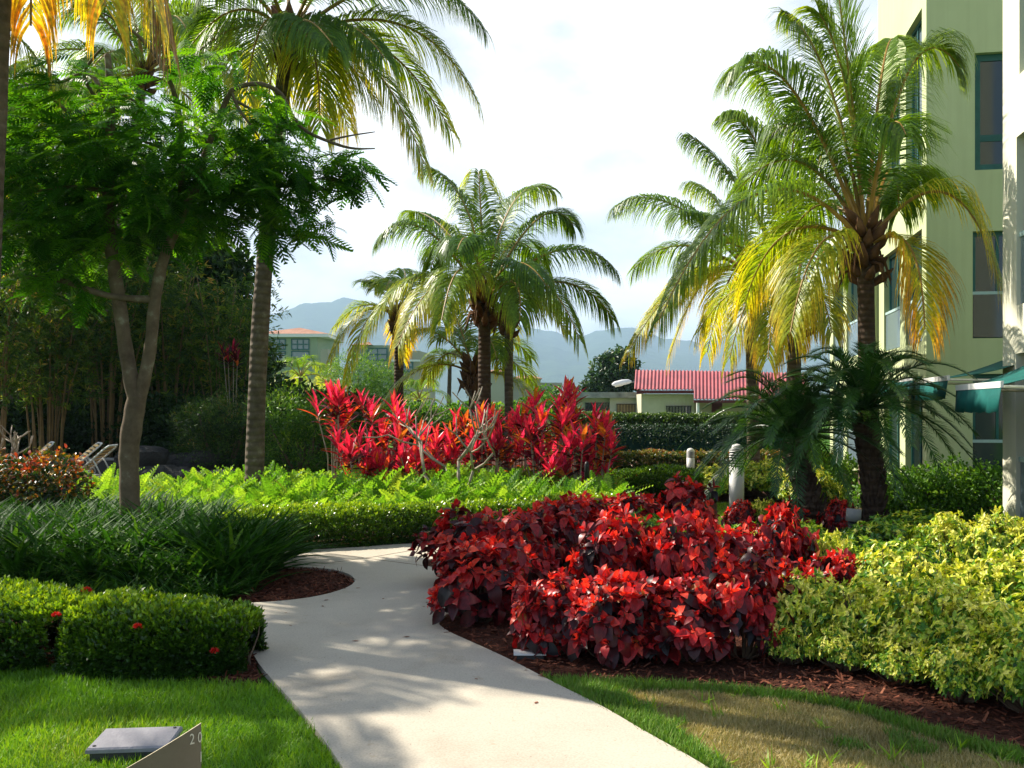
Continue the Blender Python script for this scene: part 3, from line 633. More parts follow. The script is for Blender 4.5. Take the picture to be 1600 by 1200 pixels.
def palm(base, crown, fronds, label, name='coconut_palm', trunk_m=None, r0=.16, r1=.11, bend=None, seed=1, auto=0, Lf=3.2, lod=1.0, leafmat='palm', boots=True, group='coconut palms', rise=None, flare=1.35, nseg=4, auto_seed=None, lw=.022, vv=(.25, .5)):
    """fronds: (ctrl, tip, v0, yellow, hang) in world space"""
    e = empty(name, base, label, 'palm tree', group); b = Vector(base); c = Vector(crown) - b
    m = MB(); n = 26; bend = Vector(bend) if bend else Vector((0, 0, 0)); pts = []; rad = []
    g = np.random.default_rng(seed)
    for i in range(n):
        t = i / (n - 1); pts.append(Vector((0, 0, 0)).lerp(c, t) + bend * math.sin(math.pi * t)); rad.append((r0 * (1 + (flare - 1) * max(0, 1 - t * 7)) + (r1 - r0) * t) * (1 + .02 * g.normal()))
    m.tube(pts, rad, 14); m.obj('trunk', trunk_m or M['trunk_palm'], e, True)
    if boots:
        m = MB()
        for k in range(26):
            a = k * 2.4; zz = -.55 + .035 * k; dv = A([math.cos(a), math.sin(a), .9 + g.normal() * .2]); dv /= np.linalg.norm(dv)
            o = A(c) + A([math.cos(a) * r1 * .8, math.sin(a) * r1 * .8, zz]); L_ = .28 * (r1 / .11) * g.uniform(.7, 1.3)
            m.tube([o, o + dv * L_ * .5, o + dv * L_ + A([0, 0, .05])], [.055 * r1 / .11, .07 * r1 / .11, .012], 6, .5)
        for k in range(16):
            a = g.uniform(0, 6.28); o = A(c) + A([math.cos(a) * r1, math.sin(a) * r1, g.uniform(-.3, .05)]); h = A([math.cos(a) * .18, math.sin(a) * .18, -.05])
            m.tube([o, o + h, o + h * 1.6 + A([0, 0, -g.uniform(.15, .4)])], [.03, .022, .006], 4)
        m.obj('crown_boots', M['boot'], e, True)
    L_ = []
    for f in fronds: L_.append(f)
    g = np.random.default_rng(auto_seed if auto_seed is not None else seed + 50)
    for k in range(auto):
        a = k * 2.39996 + g.uniform(-.3, .3); q = (k + .5) / auto; el = R(82 - 95 * q + g.uniform(-8, 8)); Lk = Lf * g.uniform(.85, 1.05) * (.75 + .25 * math.sin(math.pi * q))
        h = Vector((math.cos(a), math.sin(a), 0)); p1 = Vector(crown) + (h * math.cos(el) + Vector((0, 0, math.sin(el) * 1.0 + .35))) * Lk * .55
        sag = .25 + .5 * q
        p2 = Vector(crown) + (h * math.cos(el) + Vector((0, 0, math.sin(el)))) * Lk * .75 + h * Lk * .22 - Vector((0, 0, Lk * sag * .75))
        L_.append((p1, p2, vv[0] + (vv[1] - vv[0]) * q + g.uniform(-.06, .06), .12 + .3 * max(0, q - .45), .9))
    for k, f in enumerate(L_):
        c1, tip, v0, yel, hang = f; st = Vector(crown) - b + (Vector(c1) - Vector(crown)).normalized() * .12
        ln = (Vector(tip) - Vector(crown)).length + (Vector(c1) - Vector(crown)).length * .3
        mm = frond([st, Vector(c1) - b, Vector(tip) - b], int(120 * lod * max(.7, ln / 3.2)), Lf * .36, lw * .60 / max(lod, .55) ** .8, hang, v0, .1, yel, seed * 100 + k, rr=.035 * Lf / 3.2, nseg=nseg)
        mm.obj('frond', [M[leafmat], M['palm_red']], e)
    return e
def F2(c, t, d, dz1, dz2, v=.3, y=.1, h=1.0):
    return (P(c[0], c[1], d + dz1), P(t[0], t[1], d + dz2), v, y, h)
# central palm
d = 19.
palm(GX(757, d), P(757, 470, d), [
    F2((655, 300), (592, 372), d, -.3, -.6, .25), F2((742, 285), (668, 262), d, .3, .4, .28), F2((790, 262), (862, 296), d, .6, 1.0, .38), F2((850, 280), (896, 352), d, .8, 1.2, .25),
    F2((885, 340), (960, 420), d, -.2, -.5, .28), F2((905, 400), (958, 500), d, .5, .9, .3), F2((850, 380), (905, 530), d, -.8, -1.4, .33, .2), F2((640, 375), (572, 520), d, -.9, -1.2, .42, .25),
    F2((680, 385), (622, 540), d, -1.5, -2.2, .50, .30), F2((752, 340), (748, 268), d, .5, 1.4, .45), F2((700, 330), (640, 330), d, 1.0, 2.0, .3), F2((820, 400), (812, 500), d, -1.5, -2.2, .3, .25),
    F2((715, 360), (690, 500), d, -1.6, -2.6, .35, .3), F2((800, 320), (850, 420), d, 1.2, 2.4, .25), F2((710, 320), (672, 420), d, 1.4, 2.6, .22), F2((735, 330), (715, 390), d, -1.2, -2.2, .18), F2((800, 370), (850, 440), d, -1.2, -2.0, .2)],
    'tall coconut palm with dark trunk at the centre, behind the red ti plants', trunk_m=M['trunk_dark'], r0=.15, r1=.115, seed=3, Lf=3.0, lod=1.0)
# right front palm
d = 14.
palm(GX(1358, d), P(1352, 385, d), [
    F2((1180, 165), (1030, 500), d, -.9, -1.6, .30, .26, 1.0), F2((1495, 195), (1562, 440), d, -.4, -.8, .42, .38, .9), F2((1335, 160), (1302, -70), d, .2, .1, .33, .05, .3), F2((1225, 30), (1143, 112), d, -.2, -.4, .3),
    F2((1415, -20), (1500, 105), d, .1, -.2, .36, .12), F2((1255, 170), (1150, 300), d, .5, 1.2, .28), F2((1300, 60), (1225, 18), d, .7, 1.2, .36), F2((1440, 330), (1445, 515), d, -.5, -.9, .58, .38, .8),
    F2((1270, 320), (1235, 520), d, -.6, -1.2, .5, .32), F2((1215, 300), (1165, 470), d, .8, 1.6, .45, .3), F2((1400, 180), (1405, 330), d, 1.0, 1.6, .28),
    F2((1400, 210), (1440, 300), d, .9, 2.4, .25), F2((1375, 60), (1395, 60), d, .8, 1.6, .36), F2((1290, 140), (1205, 210), d, .2, .5, .25), F2((1330, 90), (1280, 20), d, .5, .3, .4, .05, .5),
    F2((1290, 250), (1215, 400), d, 1.2, 2.0, .3, .15), F2((1385, 130), (1415, 210), d, -.8, -1.5, .25)],
    'large coconut palm with yellowing lower fronds in front of the green building', r0=.145, r1=.115, seed=5, Lf=3.35, lod=1.25, trunk_m=M['trunk_dark'])
# palm behind it
d = 17.5
palm(GX(1238, d), P(1242, 478, d), [
    F2((1165, 270), (1078, 212), d, .3, .6, .25), F2((1200, 190), (1140, 178), d, -.3, -.4, .3), F2((1235, 200), (1185, 120), d, .2, .2, .3), F2((1180, 380), (1140, 560), d, -.6, -.8, .46, .34), F2((1210, 410), (1200, 560), d, -1.2, -1.6, .50, .34),
    F2((1160, 400), (1090, 520), d, .6, 1.0, .45, .3), F2((1300, 330), (1330, 430), d, .8, 1.4, .3), F2((1270, 250), (1300, 200), d, .6, 1.0, .3), F2((1150, 330), (1060, 400), d, -.4, -.50, .28), F2((1280, 410), (1300, 520), d, -.6, -1, .5, .3), F2((1250, 410), (1245, 540), d, 1.2, 1.9, .52, .3), F2((1225, 260), (1250, 160), d, -.4, -.5, .3)],
    'coconut palm with orange brown crown boots, second trunk left of the building', r0=.14, r1=.12, seed=7, Lf=3.1, lod=1.0)
d = 21.
palm(GX(1178, d), P(1172, 430, d), [
    F2((1045, 270), (962, 322), d, -.2, -.4, .3), F2((1060, 345), (990, 420), d, .5, 1.0, .3), F2((1130, 300), (1082, 286), d, .3, .6, .4), F2((1070, 390), (985, 545), d, -.7, -1.4, .5, .3), F2((1100, 380), (1045, 560), d, .2, .4, .50, .32), F2((1110, 360), (1010, 500), d, .9, 1.8, .5, .3),
    F2((1160, 330), (1150, 250), d, .2, .2, .35), F2((1220, 330), (1270, 370), d, .8, 1.5, .3), F2((1200, 380), (1205, 540), d, -.8, -1.4, .50, .28), F2((1140, 390), (1105, 550), d, 1.0, 1.8, .50, .28), F2((1120, 330), (1060, 330), d, -1.2, -2.4, .25), F2((1190, 340), (1230, 480), d, 1, 1.50, .28)],
    'coconut palm with pale yellow drooping fronds, leftmost of the three right palms', r0=.14, r1=.11, seed=9, Lf=3.3, lod=.9)
palm(GX(622, 26.), P(624, 500, 26.), [F2((560, 450), (517, 560), 26, -.5, -1, .48, .3), F2((575, 440), (540, 600), 26, -1, -1.4, .5, .3), F2((590, 430), (566, 440), 26, .5, 1, .3), F2((690, 450), (712, 540), 26, .3, .4, .4, .2), F2((640, 420), (628, 420), 26, .2, 1.2, .35)],
    'short coconut palm with yellow fronds in front of the resort block', trunk_m=M['trunk_dark'], r0=.14, r1=.12, seed=11, auto=7, Lf=2.4, lod=.6, nseg=3, vv=(.3, .6))
palm(GX(741, 24.), P(741, 585, 24.), [F2((690, 500), (640, 520), 24, -.3, -.4, .35, .15), F2((715, 490), (700, 470), 24, .5, .8, .35), F2((700, 520), (668, 590), 24, .8, 1.2, .45, .2), F2((790, 500), (830, 560), 24, .8, 1.2, .35)],
    'low coconut palm with orange boots just left of the central trunk', r0=.15, r1=.14, seed=12, auto=6, Lf=2.6, lod=.6, nseg=3)
palm(GX(795, 23.), P(795, 490, 23.), [F2((820, 420), (850, 500), 23, -.3, -.4, .35, .15)], 'slim pale coconut trunk just right of the central palm', r0=.10, r1=.11, seed=13, auto=7, Lf=2.2, lod=.5, nseg=3, trunk_m=M['trunk_palm'])
palm(GX(700, 60.), P(703, 570, 60.), [], 'small distant palm in the gap beside the beige block', trunk_m=M['trunk_dark'], r0=.16, r1=.12, seed=14, auto=10, Lf=2.3, lod=.35, nseg=3, boots=False, vv=(.1, .35))
for (px, dd, cy, sd_, la) in ((470, 48., 590, 15, 'small palm under the green villa windows'), (512, 55., 600, 16, 'small palm at the foot of the beige pillar'), (655, 50., 625, 17, 'low palm at the foot of the beige resort block')):
    palm(GX(px, dd), P(px, cy, dd), [], la, trunk_m=M['trunk_dark'], r0=.14, r1=.12, seed=sd_, auto=10, Lf=2.4, lod=.35, nseg=3, boots=False, vv=(.3, .5))
# big palm upper left
d = 15.
palm(GX(396, d), P(452, 62, d), [
    F2((590, 40), (662, 256), d, -.6, -1.0, .40, .35, .8), F2((655, -30), (748, 162), d, .1, .0, .35, .3, .9), F2((600, 10), (705, 205), d, .8, 1.4, .36, .3, .8), F2((650, -110), (756, 45), d, -.5, -.9, .28), F2((405, -20), (384, 150), d, -.7, -1.3, .42, .25, .5),
    F2((370, -40), (285, 90), d, .3, .6, .25), F2((350, 0), (255, 150), d, -.5, -.8, .28), F2((500, 30), (500, 200), d, -.8, -1.2, .46, .22, .8), F2((480, 40), (545, 200), d, 1.0, 1.6, .5, .3), F2((360, -90), (230, -20), d, .2, .2, .25), F2((560, -150), (640, -80), d, .5, .8, .25), F2((450, -150), (430, -180), d, .3, .50, .28),
    F2((520, -120), (560, -30), d, -1.2, -2.2, .22), F2((400, -110), (330, -20), d, -1.3, -2.4, .22), F2((540, 0), (600, 90), d, -1.0, -1.8, .24), F2((430, 30), (415, 200), d, .9, 1.4, .45, .25), F2((520, 50), (590, 160), d, .2, .4, .35, .3), F2((470, 0), (520, 70), d, -1.4, -2.6, .2)],
    'tall leaning coconut palm with grey ringed trunk at the upper left', r0=.145, r1=.12, flare=1.1, bend=(-.12, 0, 0), seed=21, Lf=3.1, lod=1.25)
# near palm at the left edge
d = 8.
palm(GX(-50, d), P(14, -540, d), [F2((145, -430), (240, 10), d, -.1, -.2, .70, .03, 1.0), F2((105, -400), (165, 10), d, -.5, -.8, .72, .03, 1.1), F2((55, -380), (48, 40), d, .3, .4, .74, .1, 1.3), F2((150, -400), (262, 70), d, .5, .9, .90, .06, 1.0)],
    'near coconut palm at the left edge with hanging yellow leaflets', r0=.145, r1=.125, seed=23, auto=9, Lf=3.3, lod=1.0, lw=.021, flare=1.1)
palm(Vector((-8.8, 7.0, 0)), Vector((-8.7, 6.9, 5.4)), [], 'coconut palm beyond the left edge shading the lawn', r0=.16, r1=.13, seed=25, auto=12, Lf=3.2, lod=.8, nseg=3)
palm(Vector((-8.0, 10.6, 0)), Vector((-7.7, 10.2, 6.0)), [], 'coconut palm behind the left edge palm shading the path', r0=.15, r1=.12, seed=26, auto=12, Lf=2.8, lod=.9)
palm(GX(128, 27.5), P(225, 118, 27.5), [], 'coconut palm behind the bamboo, its crown above the forked tree', r0=.15, r1=.13, seed=29, auto=18, Lf=4.4, lod=.8, vv=(.2, .4))
for bx_, by_, h_, sd_, la in ((-12.6, 27, 9.0, 27, 'coconut palm crown showing behind the feathery tree'), (-13.6, 26, 9.0, 28, 'coconut palm deep in the left thicket')):
    palm(Vector((bx_, by_, 0)), Vector((bx_ + .4, by_, h_)), [], la, r0=.16, r1=.13, seed=sd_, auto=16, Lf=3.3, lod=.7, nseg=3)
# pygmy date palms
def date_palm(base, pts, crown, lab, seed):
    e = empty('pygmy_date_palm', base, lab, 'palm tree', 'pygmy date palms'); b = Vector(base); g = np.random.default_rng(seed)
    m = MB(); P_ = [A(p - b) for p in pts]; n = 30
    t = np.linspace(0, 1, n); B = [P_[0], P_[1], P_[2]]; q, _ = bez(B, t); m.tube(q, .105 + .02 * np.sin(np.arange(n) * 2.1) + .05 * t ** 2, 12)
    for k in range(170):
        tt = g.uniform(.05, 1); o, T = bez(B, np.array([tt])); a = g.uniform(0, 6.28); dv = A([math.cos(a), math.sin(a), .9])
        m.tube([o[0] + A([math.cos(a), math.sin(a), 0]) * .11, o[0] + dv * .17], [.03, .012], 5)
    m.obj('trunk', M['trunk_dark'], e)
    c = A(crown - b)
    for k in range(50):
        a = k * 2.39996 + g.uniform(-.2, .2); q = (k + .5) / 50; el = R(76 - 88 * q); Lk = g.uniform(1.35, 1.75)
        h = A([math.cos(a), math.sin(a), 0]); p1 = c + (h * math.cos(el) + A([0, 0, math.sin(el) + .35])) * Lk * .5
        p2 = c + h * Lk * (.35 + .62 * math.cos(el) * .9) + A([0, 0, math.sin(el) * Lk * .62 - Lk * (.12 + .40 * q ** 1.5)])
        mm = frond([c + h * .05, p1, p2], 80, .24, .0060, .08, .3 + g.uniform(-.2, .25), .15, .08, seed * 100 + k, t0=.12, rr=.014, nseg=3)
        mm.obj('frond', [M['date'], M['date']], e)
    return e
date_palm(GX(1366, 12.3), [GX(1366, 12.3), P(1368, 760, 12.3), P(1350, 660, 12.3)], P(1350, 640, 12.3), 'pygmy date palm with the thicker upright trunk, nearer the building', 31)
date_palm(GX(1302, 12.6), [GX(1302, 12.6), P(1255, 790, 12.6), P(1240, 705, 12.6)], P(1238, 684, 12.6), 'leaning pygmy date palm over the white bollard light', 32)

# ------------------------------------------------------------------ shrubs, hedges and ground cover
def unit(n): 
    v = rng.normal(size=(n, 3)); return norm(v)
def clusters(m, cen, ndir, per, spread, tmpl, size, vals, updir=.5, mi=0, jit=.6, up=None):
    """rosettes of leaves round given points; ndir = outward direction of each"""
    n = len(cen); c = np.repeat(cen, per, 0); nd = np.repeat(ndir, per, 0); k = n * per
    d = norm(nd * updir + unit(k) * jit + A([0, 0, .15])); pos = c + unit(k) * spread * rng.random((k, 1))
    u = norm(np.repeat(norm(ndir + A([0, 0, .8])), per, 0) + unit(k) * .45) if up is None else up
    v = np.repeat(vals, per) + rng.normal(0, .10, k)
    m.scatter(tmpl, pos, d, u, size * rng.uniform(.65, 1.15, k), v.clip(0, 1), mi)
def hedge(name, line, width, height, label, cat, matl, n, leaf=.035, tmpl=T_SMALL, top_v=.72, side_v=.16, per=5, flowers=0, rough=.065, group=None, twigs=20, base_z=.05, seedv=0, power=3.4, topspike=.018):
    """clipped hedge swept along a ground line (list of world points)"""
    base = Vector(((line[0].x + line[-1].x) / 2, (line[0].y + line[-1].y) / 2, 0)); e = empty(name, base, label, cat, group)
    Lp = A([list(p - base) for p in line]); seg = np.linalg.norm(np.diff(Lp, axis=0), axis=1); cum = np.r_[0, np.cumsum(seg)]; tot = cum[-1]
    def at_(s):
        s = np.asarray(s); x = np.stack([np.interp(s, cum, Lp[:, i]) for i in range(3)], -1)
        y = np.stack([np.interp(s + .05, cum, Lp[:, i]) - np.interp(s - .05, cum, Lp[:, i]) for i in range(3)], -1); return x, norm(y)
    s = rng.uniform(-width * .0, tot, n); th = rng.uniform(-.12, math.pi + .12, n)
    cx = np.cos(th); cz = np.sin(th); k = (np.abs(cx) ** power + np.abs(cz) ** power) ** (-1 / power)
    p, T = at_(s); Sd = np.stack([T[:, 1], -T[:, 0], 0 * T[:, 0]], -1)
    endf = np.minimum(np.minimum(s, tot - s) / (width * .4), 1).clip(0, 1) ** .5
    nv = fbm(s * 3, th * 1.5, 5 + seedv, 4) ; rr = k * (1 + rough * 2.2 * nv) * (1 - rng.random(n) ** 3 * .25)
    pos = p + Sd * (cx * rr * width / 2 * (.55 + .45 * endf))[:, None]; pos[:, 2] = base_z + (cz * rr * (height - base_z)) * (.8 + .2 * endf)
    pos[:, 2] += (cz > .6) * rng.random(n) ** 4 * topspike * 3
    pos[:, 2] = np.maximum(pos[:, 2], base_z)
    nd = norm(Sd * cx[:, None] + A([0, 0, 1.]) * cz[:, None] ** 1)
    vals = side_v + (top_v - side_v) * (cz.clip(0, 1) ** 1.5) + rng.normal(0, .16, n) + .2 * nv - .12 * (pos[:, 2] < height * .45)  # sun on top, shade on sides and foot put into the leaf values
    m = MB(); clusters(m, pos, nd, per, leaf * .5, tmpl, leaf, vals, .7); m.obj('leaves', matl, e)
    # inner branches, dense enough to stop one seeing through
    m = MB(); kk = int(tot / .05) if twigs else 0
    for q in range(min(kk, 260)):
        s0 = rng.uniform(0, tot); o, T0 = at_(np.array([s0])); o = o[0]; S0 = A([T0[0][1], -T0[0][0], 0]); a = rng.uniform(-.35, .35); b = rng.uniform(-.42, .42)
        m.tube([o + S0 * width * a * .5 + A([0, 0, 0]), o + S0 * width * (a + b) * .5 + A([rng.normal() * .03, 0, height * .45]), o + S0 * width * max(-.42, min(.42, a + b * 1.6)) + A([rng.normal() * .05, 0, height * .85])], [.008, .006, .003], 4)
    if kk: m.obj('branches', M['twig'], e)
    for q in range(flowers):
        s0 = rng.uniform(tot * .05, tot * .95); pass
    return e, at_
def flower_head(parent, loc, r=.035):
    m = MB(); n = 70; d = unit(n); d[:, 2] = np.abs(d[:, 2]) * .8; pos = A(loc) + d * r * .7
    m.scatter(T_SMALL, pos, norm(d + unit(n) * .4), unit(n), .018, rng.random(n)); return m.obj('flower', M['flower'], parent)
# front left clipped ixora hedge: two runs with a seam
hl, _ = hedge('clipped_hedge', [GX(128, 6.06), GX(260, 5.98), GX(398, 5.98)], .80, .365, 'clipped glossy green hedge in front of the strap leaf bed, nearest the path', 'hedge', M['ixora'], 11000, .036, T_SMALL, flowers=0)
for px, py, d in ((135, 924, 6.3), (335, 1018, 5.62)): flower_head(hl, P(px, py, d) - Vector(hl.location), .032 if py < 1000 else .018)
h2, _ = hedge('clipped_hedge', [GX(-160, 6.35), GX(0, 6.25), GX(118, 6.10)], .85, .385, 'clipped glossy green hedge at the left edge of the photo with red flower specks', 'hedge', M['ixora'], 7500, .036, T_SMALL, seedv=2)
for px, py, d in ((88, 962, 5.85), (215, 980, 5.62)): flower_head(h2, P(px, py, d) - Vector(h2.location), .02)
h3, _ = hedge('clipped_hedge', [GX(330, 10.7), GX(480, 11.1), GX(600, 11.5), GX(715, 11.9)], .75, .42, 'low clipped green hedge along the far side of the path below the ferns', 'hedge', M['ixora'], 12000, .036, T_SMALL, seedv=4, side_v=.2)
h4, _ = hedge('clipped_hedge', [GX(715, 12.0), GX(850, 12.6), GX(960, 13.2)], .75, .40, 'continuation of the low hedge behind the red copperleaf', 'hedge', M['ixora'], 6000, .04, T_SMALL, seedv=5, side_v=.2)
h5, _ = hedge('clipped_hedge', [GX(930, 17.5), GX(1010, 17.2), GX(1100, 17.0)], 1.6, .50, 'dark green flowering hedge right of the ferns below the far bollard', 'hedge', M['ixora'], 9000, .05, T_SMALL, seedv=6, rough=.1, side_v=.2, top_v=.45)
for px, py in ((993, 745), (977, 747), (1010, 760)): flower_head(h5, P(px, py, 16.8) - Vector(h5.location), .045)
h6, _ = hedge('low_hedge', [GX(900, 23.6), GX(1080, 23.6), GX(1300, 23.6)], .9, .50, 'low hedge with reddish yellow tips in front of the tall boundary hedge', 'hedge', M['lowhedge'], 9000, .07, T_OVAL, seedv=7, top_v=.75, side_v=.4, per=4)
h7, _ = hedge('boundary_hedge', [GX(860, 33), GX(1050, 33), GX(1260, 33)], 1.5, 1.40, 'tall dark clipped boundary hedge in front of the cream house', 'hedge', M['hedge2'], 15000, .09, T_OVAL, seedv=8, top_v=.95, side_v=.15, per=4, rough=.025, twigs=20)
m = MB()
fl0, fl1 = GX(905, 31.9), GX(1240, 31.9)
M['net'] = surf('teal_fence_net', (.004, .035, .03), (.006, .055, .05), 10, .8)
base = (fl0 + fl1) / 2; fe = empty('net_fence', base, 'low teal windscreen fence along the foot of the boundary hedge', 'fence')
m.box((-(fl1 - fl0).length / 2, -.005, .08), ((fl1 - fl0).length / 2, .005, .95)); m.obj('net', M['net'], fe)
for k in range(5): mm = MB(); x = -(fl1 - fl0).length / 2 + (fl1 - fl0).length * k / 4; mm.tube([(x, .04, 0), (x, .04, 1.1)], .025, 6); mm.obj('post', M['bars'], fe)
m = MB(); L7 = 6000; c = np.c_[rng.uniform(-4.4, 4.4, L7), rng.uniform(-.35, -.1, L7), rng.uniform(.05, 1.1, L7) ]; c = c[rng.random(L7) < .12 + .8 * (c[:, 2] / 1.1) ** 3]
clusters(m, c, np.tile(A([0, -1., .3]), (len(c), 1)), 3, .05, T_OVAL, .08, np.full(len(c), .35)); m.obj('climbing_leaves', M['hedge2'], fe)

# strap leaf bed (dark green grass-like clumps)
def gxy(px, d): return ((px - 800) / F * d, d)
bedpoly = [Vector((*gxy(*p), 0)) for p in [(-150, 7.4), (100, 7.3), (300, 7.7), (395, 8.2), (418, 9.0), (405, 10.2), (370, 11.6), (330, 12.6), (60, 13.2), (-250, 13.5)]]
def strap_bed():
    q = rand_in(bedpoly, 1500); m = MB(); per = 14; c = np.repeat(np.c_[q, np.zeros(len(q))], per, 0); n = len(c)
    a = rng.uniform(0, 6.28, n); el = rng.uniform(.7, 1.35, n); d = np.stack([np.cos(a) * np.cos(el), np.sin(a) * np.cos(el), np.sin(el)], -1)
    hvar = 1 + .22 * fbm(c[:, 0] * 1.2, c[:, 1] * 1.2, 9, 3); lo = np.clip((c[:, 1] - 7.3) / 1.6, .45, 1) * (1 - .0 * a)
    c[:, :2] += d[:, :2] * .05; L_ = .56 * hvar * lo * rng.uniform(.7, 1.25, n)
    v = rng.beta(1.6, 3, n) + (rng.random(n) < .06) * .4
    m.scatter(T_STRAP, c, d, np.tile(A([0, 0, 1.]), (n, 1)) + unit(n) * .15, L_, v.clip(0, 1), 0, L_ * rng.uniform(.8, 1.4, n) + .1)
    return m
tag(strap_bed().obj('strap_leaf_ground_cover', M['strap'], smooth=True), 'dark green strap leaved ground cover mounded round the forked tree', 'ground cover', kind='stuff')
# ferns
fernpoly = [Vector((*gxy(*p), 0)) for p in [(125, 12.9), (330, 12.2), (370, 11.9), (700, 12.6), (880, 13.4), (960, 14.2), (960, 16.8), (700, 17.2), (400, 16.6), (120, 16.5)]]
q = rand_in(fernpoly, 5200); n = len(q); a = rng.uniform(0, 6.28, n); el = rng.uniform(.6, 1.4, n)
d = np.stack([np.cos(a) * np.cos(el), np.sin(a) * np.cos(el), np.sin(el)], -1)
L_ = .50 * (1 + .2 * fbm(q[:, 0], q[:, 1], 12, 3)) * rng.uniform(.65, 1.25, n) * np.clip(.6 + (q[:, 1] - 12) * .28, .6, 1.12)
m = MB(); m.scatter(T_FERN, np.c_[q, np.full(n, .02)], d, np.tile(A([0, 0, 1.]), (n, 1)) + unit(n) * .2, L_, (rng.normal(.5, .2, n) + .2 * fbm(q[:, 0] * .8, q[:, 1] * .8, 13, 2)).clip(0, .93), 0)
tag(m.obj('fern_bed', M['fern']), 'bright yellow green sunlit ferns in a wide band across the middle', 'ferns', kind='stuff')

# ti plants
def ti_plant(seed, h, nc, spread, vs=0.):
    g = np.random.default_rng(seed); ms = MB(); ml = MB(); vs0 = vs
    for k in range(nc):
        vs = vs0 + g.normal() * .10 + .02
        a = g.uniform(0, 6.28); r = spread * g.uniform(.2, 1); top = A([math.cos(a) * r, math.sin(a) * r, h * g.uniform(.38, 1.0) if k else h * .95]); b0 = A([math.cos(a) * r * .25, math.sin(a) * r * .25, 0])
        mid = (b0 + top) / 2 + A([g.normal() * .04, g.normal() * .04, 0]); ms.tube([b0, mid, top], [.014, .012, .010], 5)
        n = int(g.integers(12, 18)); ax = norm(top - mid)
        q = np.linspace(0, 1, n); aa = np.arange(n) * 2.39996 + g.uniform(0, 6)
        el = R(85) - q * R(85); d = np.stack([np.cos(aa) * np.cos(el), np.sin(aa) * np.cos(el), np.sin(el)], -1) + ax * .2
        pos = top[None] - ax[None] * (q[:, None] ** .9) * .34
        v = .82 - .74 * q + g.normal(0, .12, n) + vs; old = (q > .35) & (g.random(n) < .4); v[old] = g.uniform(.90, 1, old.sum()); dk = (q > .6) & (g.random(n) < .5); v[dk] = g.uniform(.05, .35, dk.sum())
        L_ = (.22 + .14 * np.sin(np.pi * (q * .8 + .15))) * g.uniform(.85, 1.15, n)
        ml.scatter(T_TI, pos, d, np.tile(A([0, 0, 1.]), (n, 1)) + g.normal(size=(n, 3)) * .25 + A([1e-3, 0, 0]), L_, v.clip(0, 1), 0, L_ * g.uniform(.9, 1.3, n))
    return ms, ml
ti_specs = [(522, 16.0, 1.95, 4, .20, 'tall red ti plant at the left end of the row with bare canes showing'), (565, 15.4, 1.15, 5, .3, 'bushy low ti plant in front, second cluster from the left end'), (600, 16.3, 1.75, 4, .3, 'red ti plant with upright orange tinged leaves before the resort block'),
    (632, 16.8, 1.45, 4, .3, 'ti plant behind and right of the upright one'), (655, 15.5, 1.25, 5, .3, 'deep pink ti plant directly left of the bare branching shrub'), (690, 16.4, 1.35, 4, .35, 'ti plant half hidden behind the bare branching shrub'), (735, 16.6, 1.55, 4, .3, 'ti plant seen through the bare branches'), (770, 16.0, 1.60, 5, .3, 'ti plant just right of the bare branches'),
    (810, 16.6, 1.85, 5, .35, 'tall pink ti plant below the slim pale palm trunk'), (845, 15.6, 1.50, 5, .3, 'full magenta ti plant right of centre in the row'), (880, 16.4, 2.0, 4, .25, 'tallest ti plant near the right end in front of the white house'), (905, 15.4, 1.2, 5, .3, 'magenta ti plant at the front of the right end'), (938, 15.8, 1.45, 4, .25, 'last ti plant at the right end beside the dark hedge'), (585, 15.2, .8, 4, .2, 'small low orange ti plant among the ferns'), (860, 16.9, 1.5, 4, .3, 'dark leaved ti plant at the back right')]
for k, (px, d, h, nc, sp, la) in enumerate(ti_specs):
    e = empty('ti_plant', GX(px, d), la, 'ti plant', 'red ti plants in a row behind the ferns'); ms, ml = ti_plant(70 + k, h, nc + 5, sp * 1.6); ms.obj('canes', M['graytwig'], e); ml.obj('leaves', M['ti'], e)

# bare branching shrub in front of the ti plants, and a similar one at the left edge
def bare_shrub(base, label, h, seed, spread=1.0):
    g = np.random.default_rng(seed); e = empty('bare_frangipani', base, label, 'bare shrub'); m = MB()
    def grow(p, d, L_, r, lev):
        q = p + d * L_ * .5 + A([0, 0, .02]); d2 = norm(d + A([0, 0, .35])); t = q + d2 * L_ * .5; m.tube([p, q, t], [r, r * .88, r * .8], 7)
        if lev == 0: 
            m.tube([t, t + d2 * .03], [r * .9, r * .6], 6); return
        for k in range(2 + (g.random() < .1)):
            a = g.uniform(0, 6.28); s = norm(np.cross(d2, A([math.cos(a), math.sin(a), .1]))); grow(t, norm(d2 * .75 + s * .75 * spread), L_ * g.uniform(.62, .85), r * .74, lev - 1)
    for k in range(4):
        a = k * 1.6 + .3; grow(A([0, 0, .05]), norm(A([math.cos(a) * .9 * (k > 0), math.sin(a) * .5, .75 + .5 * (k == 0)])), h * .36, .030 if k == 0 else .026, 3)
    m.tube([(0, 0, -.02), (0, 0, .12)], [.06, .045], 8); m.obj('branches', M['graytwig'], e, True); return e
bare_shrub(GX(716, 14.5), 'pale bare branched frangipani in front of the red ti plants', 2.1, 5)
bare_shrub(GX(14, 17.), 'bare branched frangipani at the left edge behind the croton', 1.35, 8)

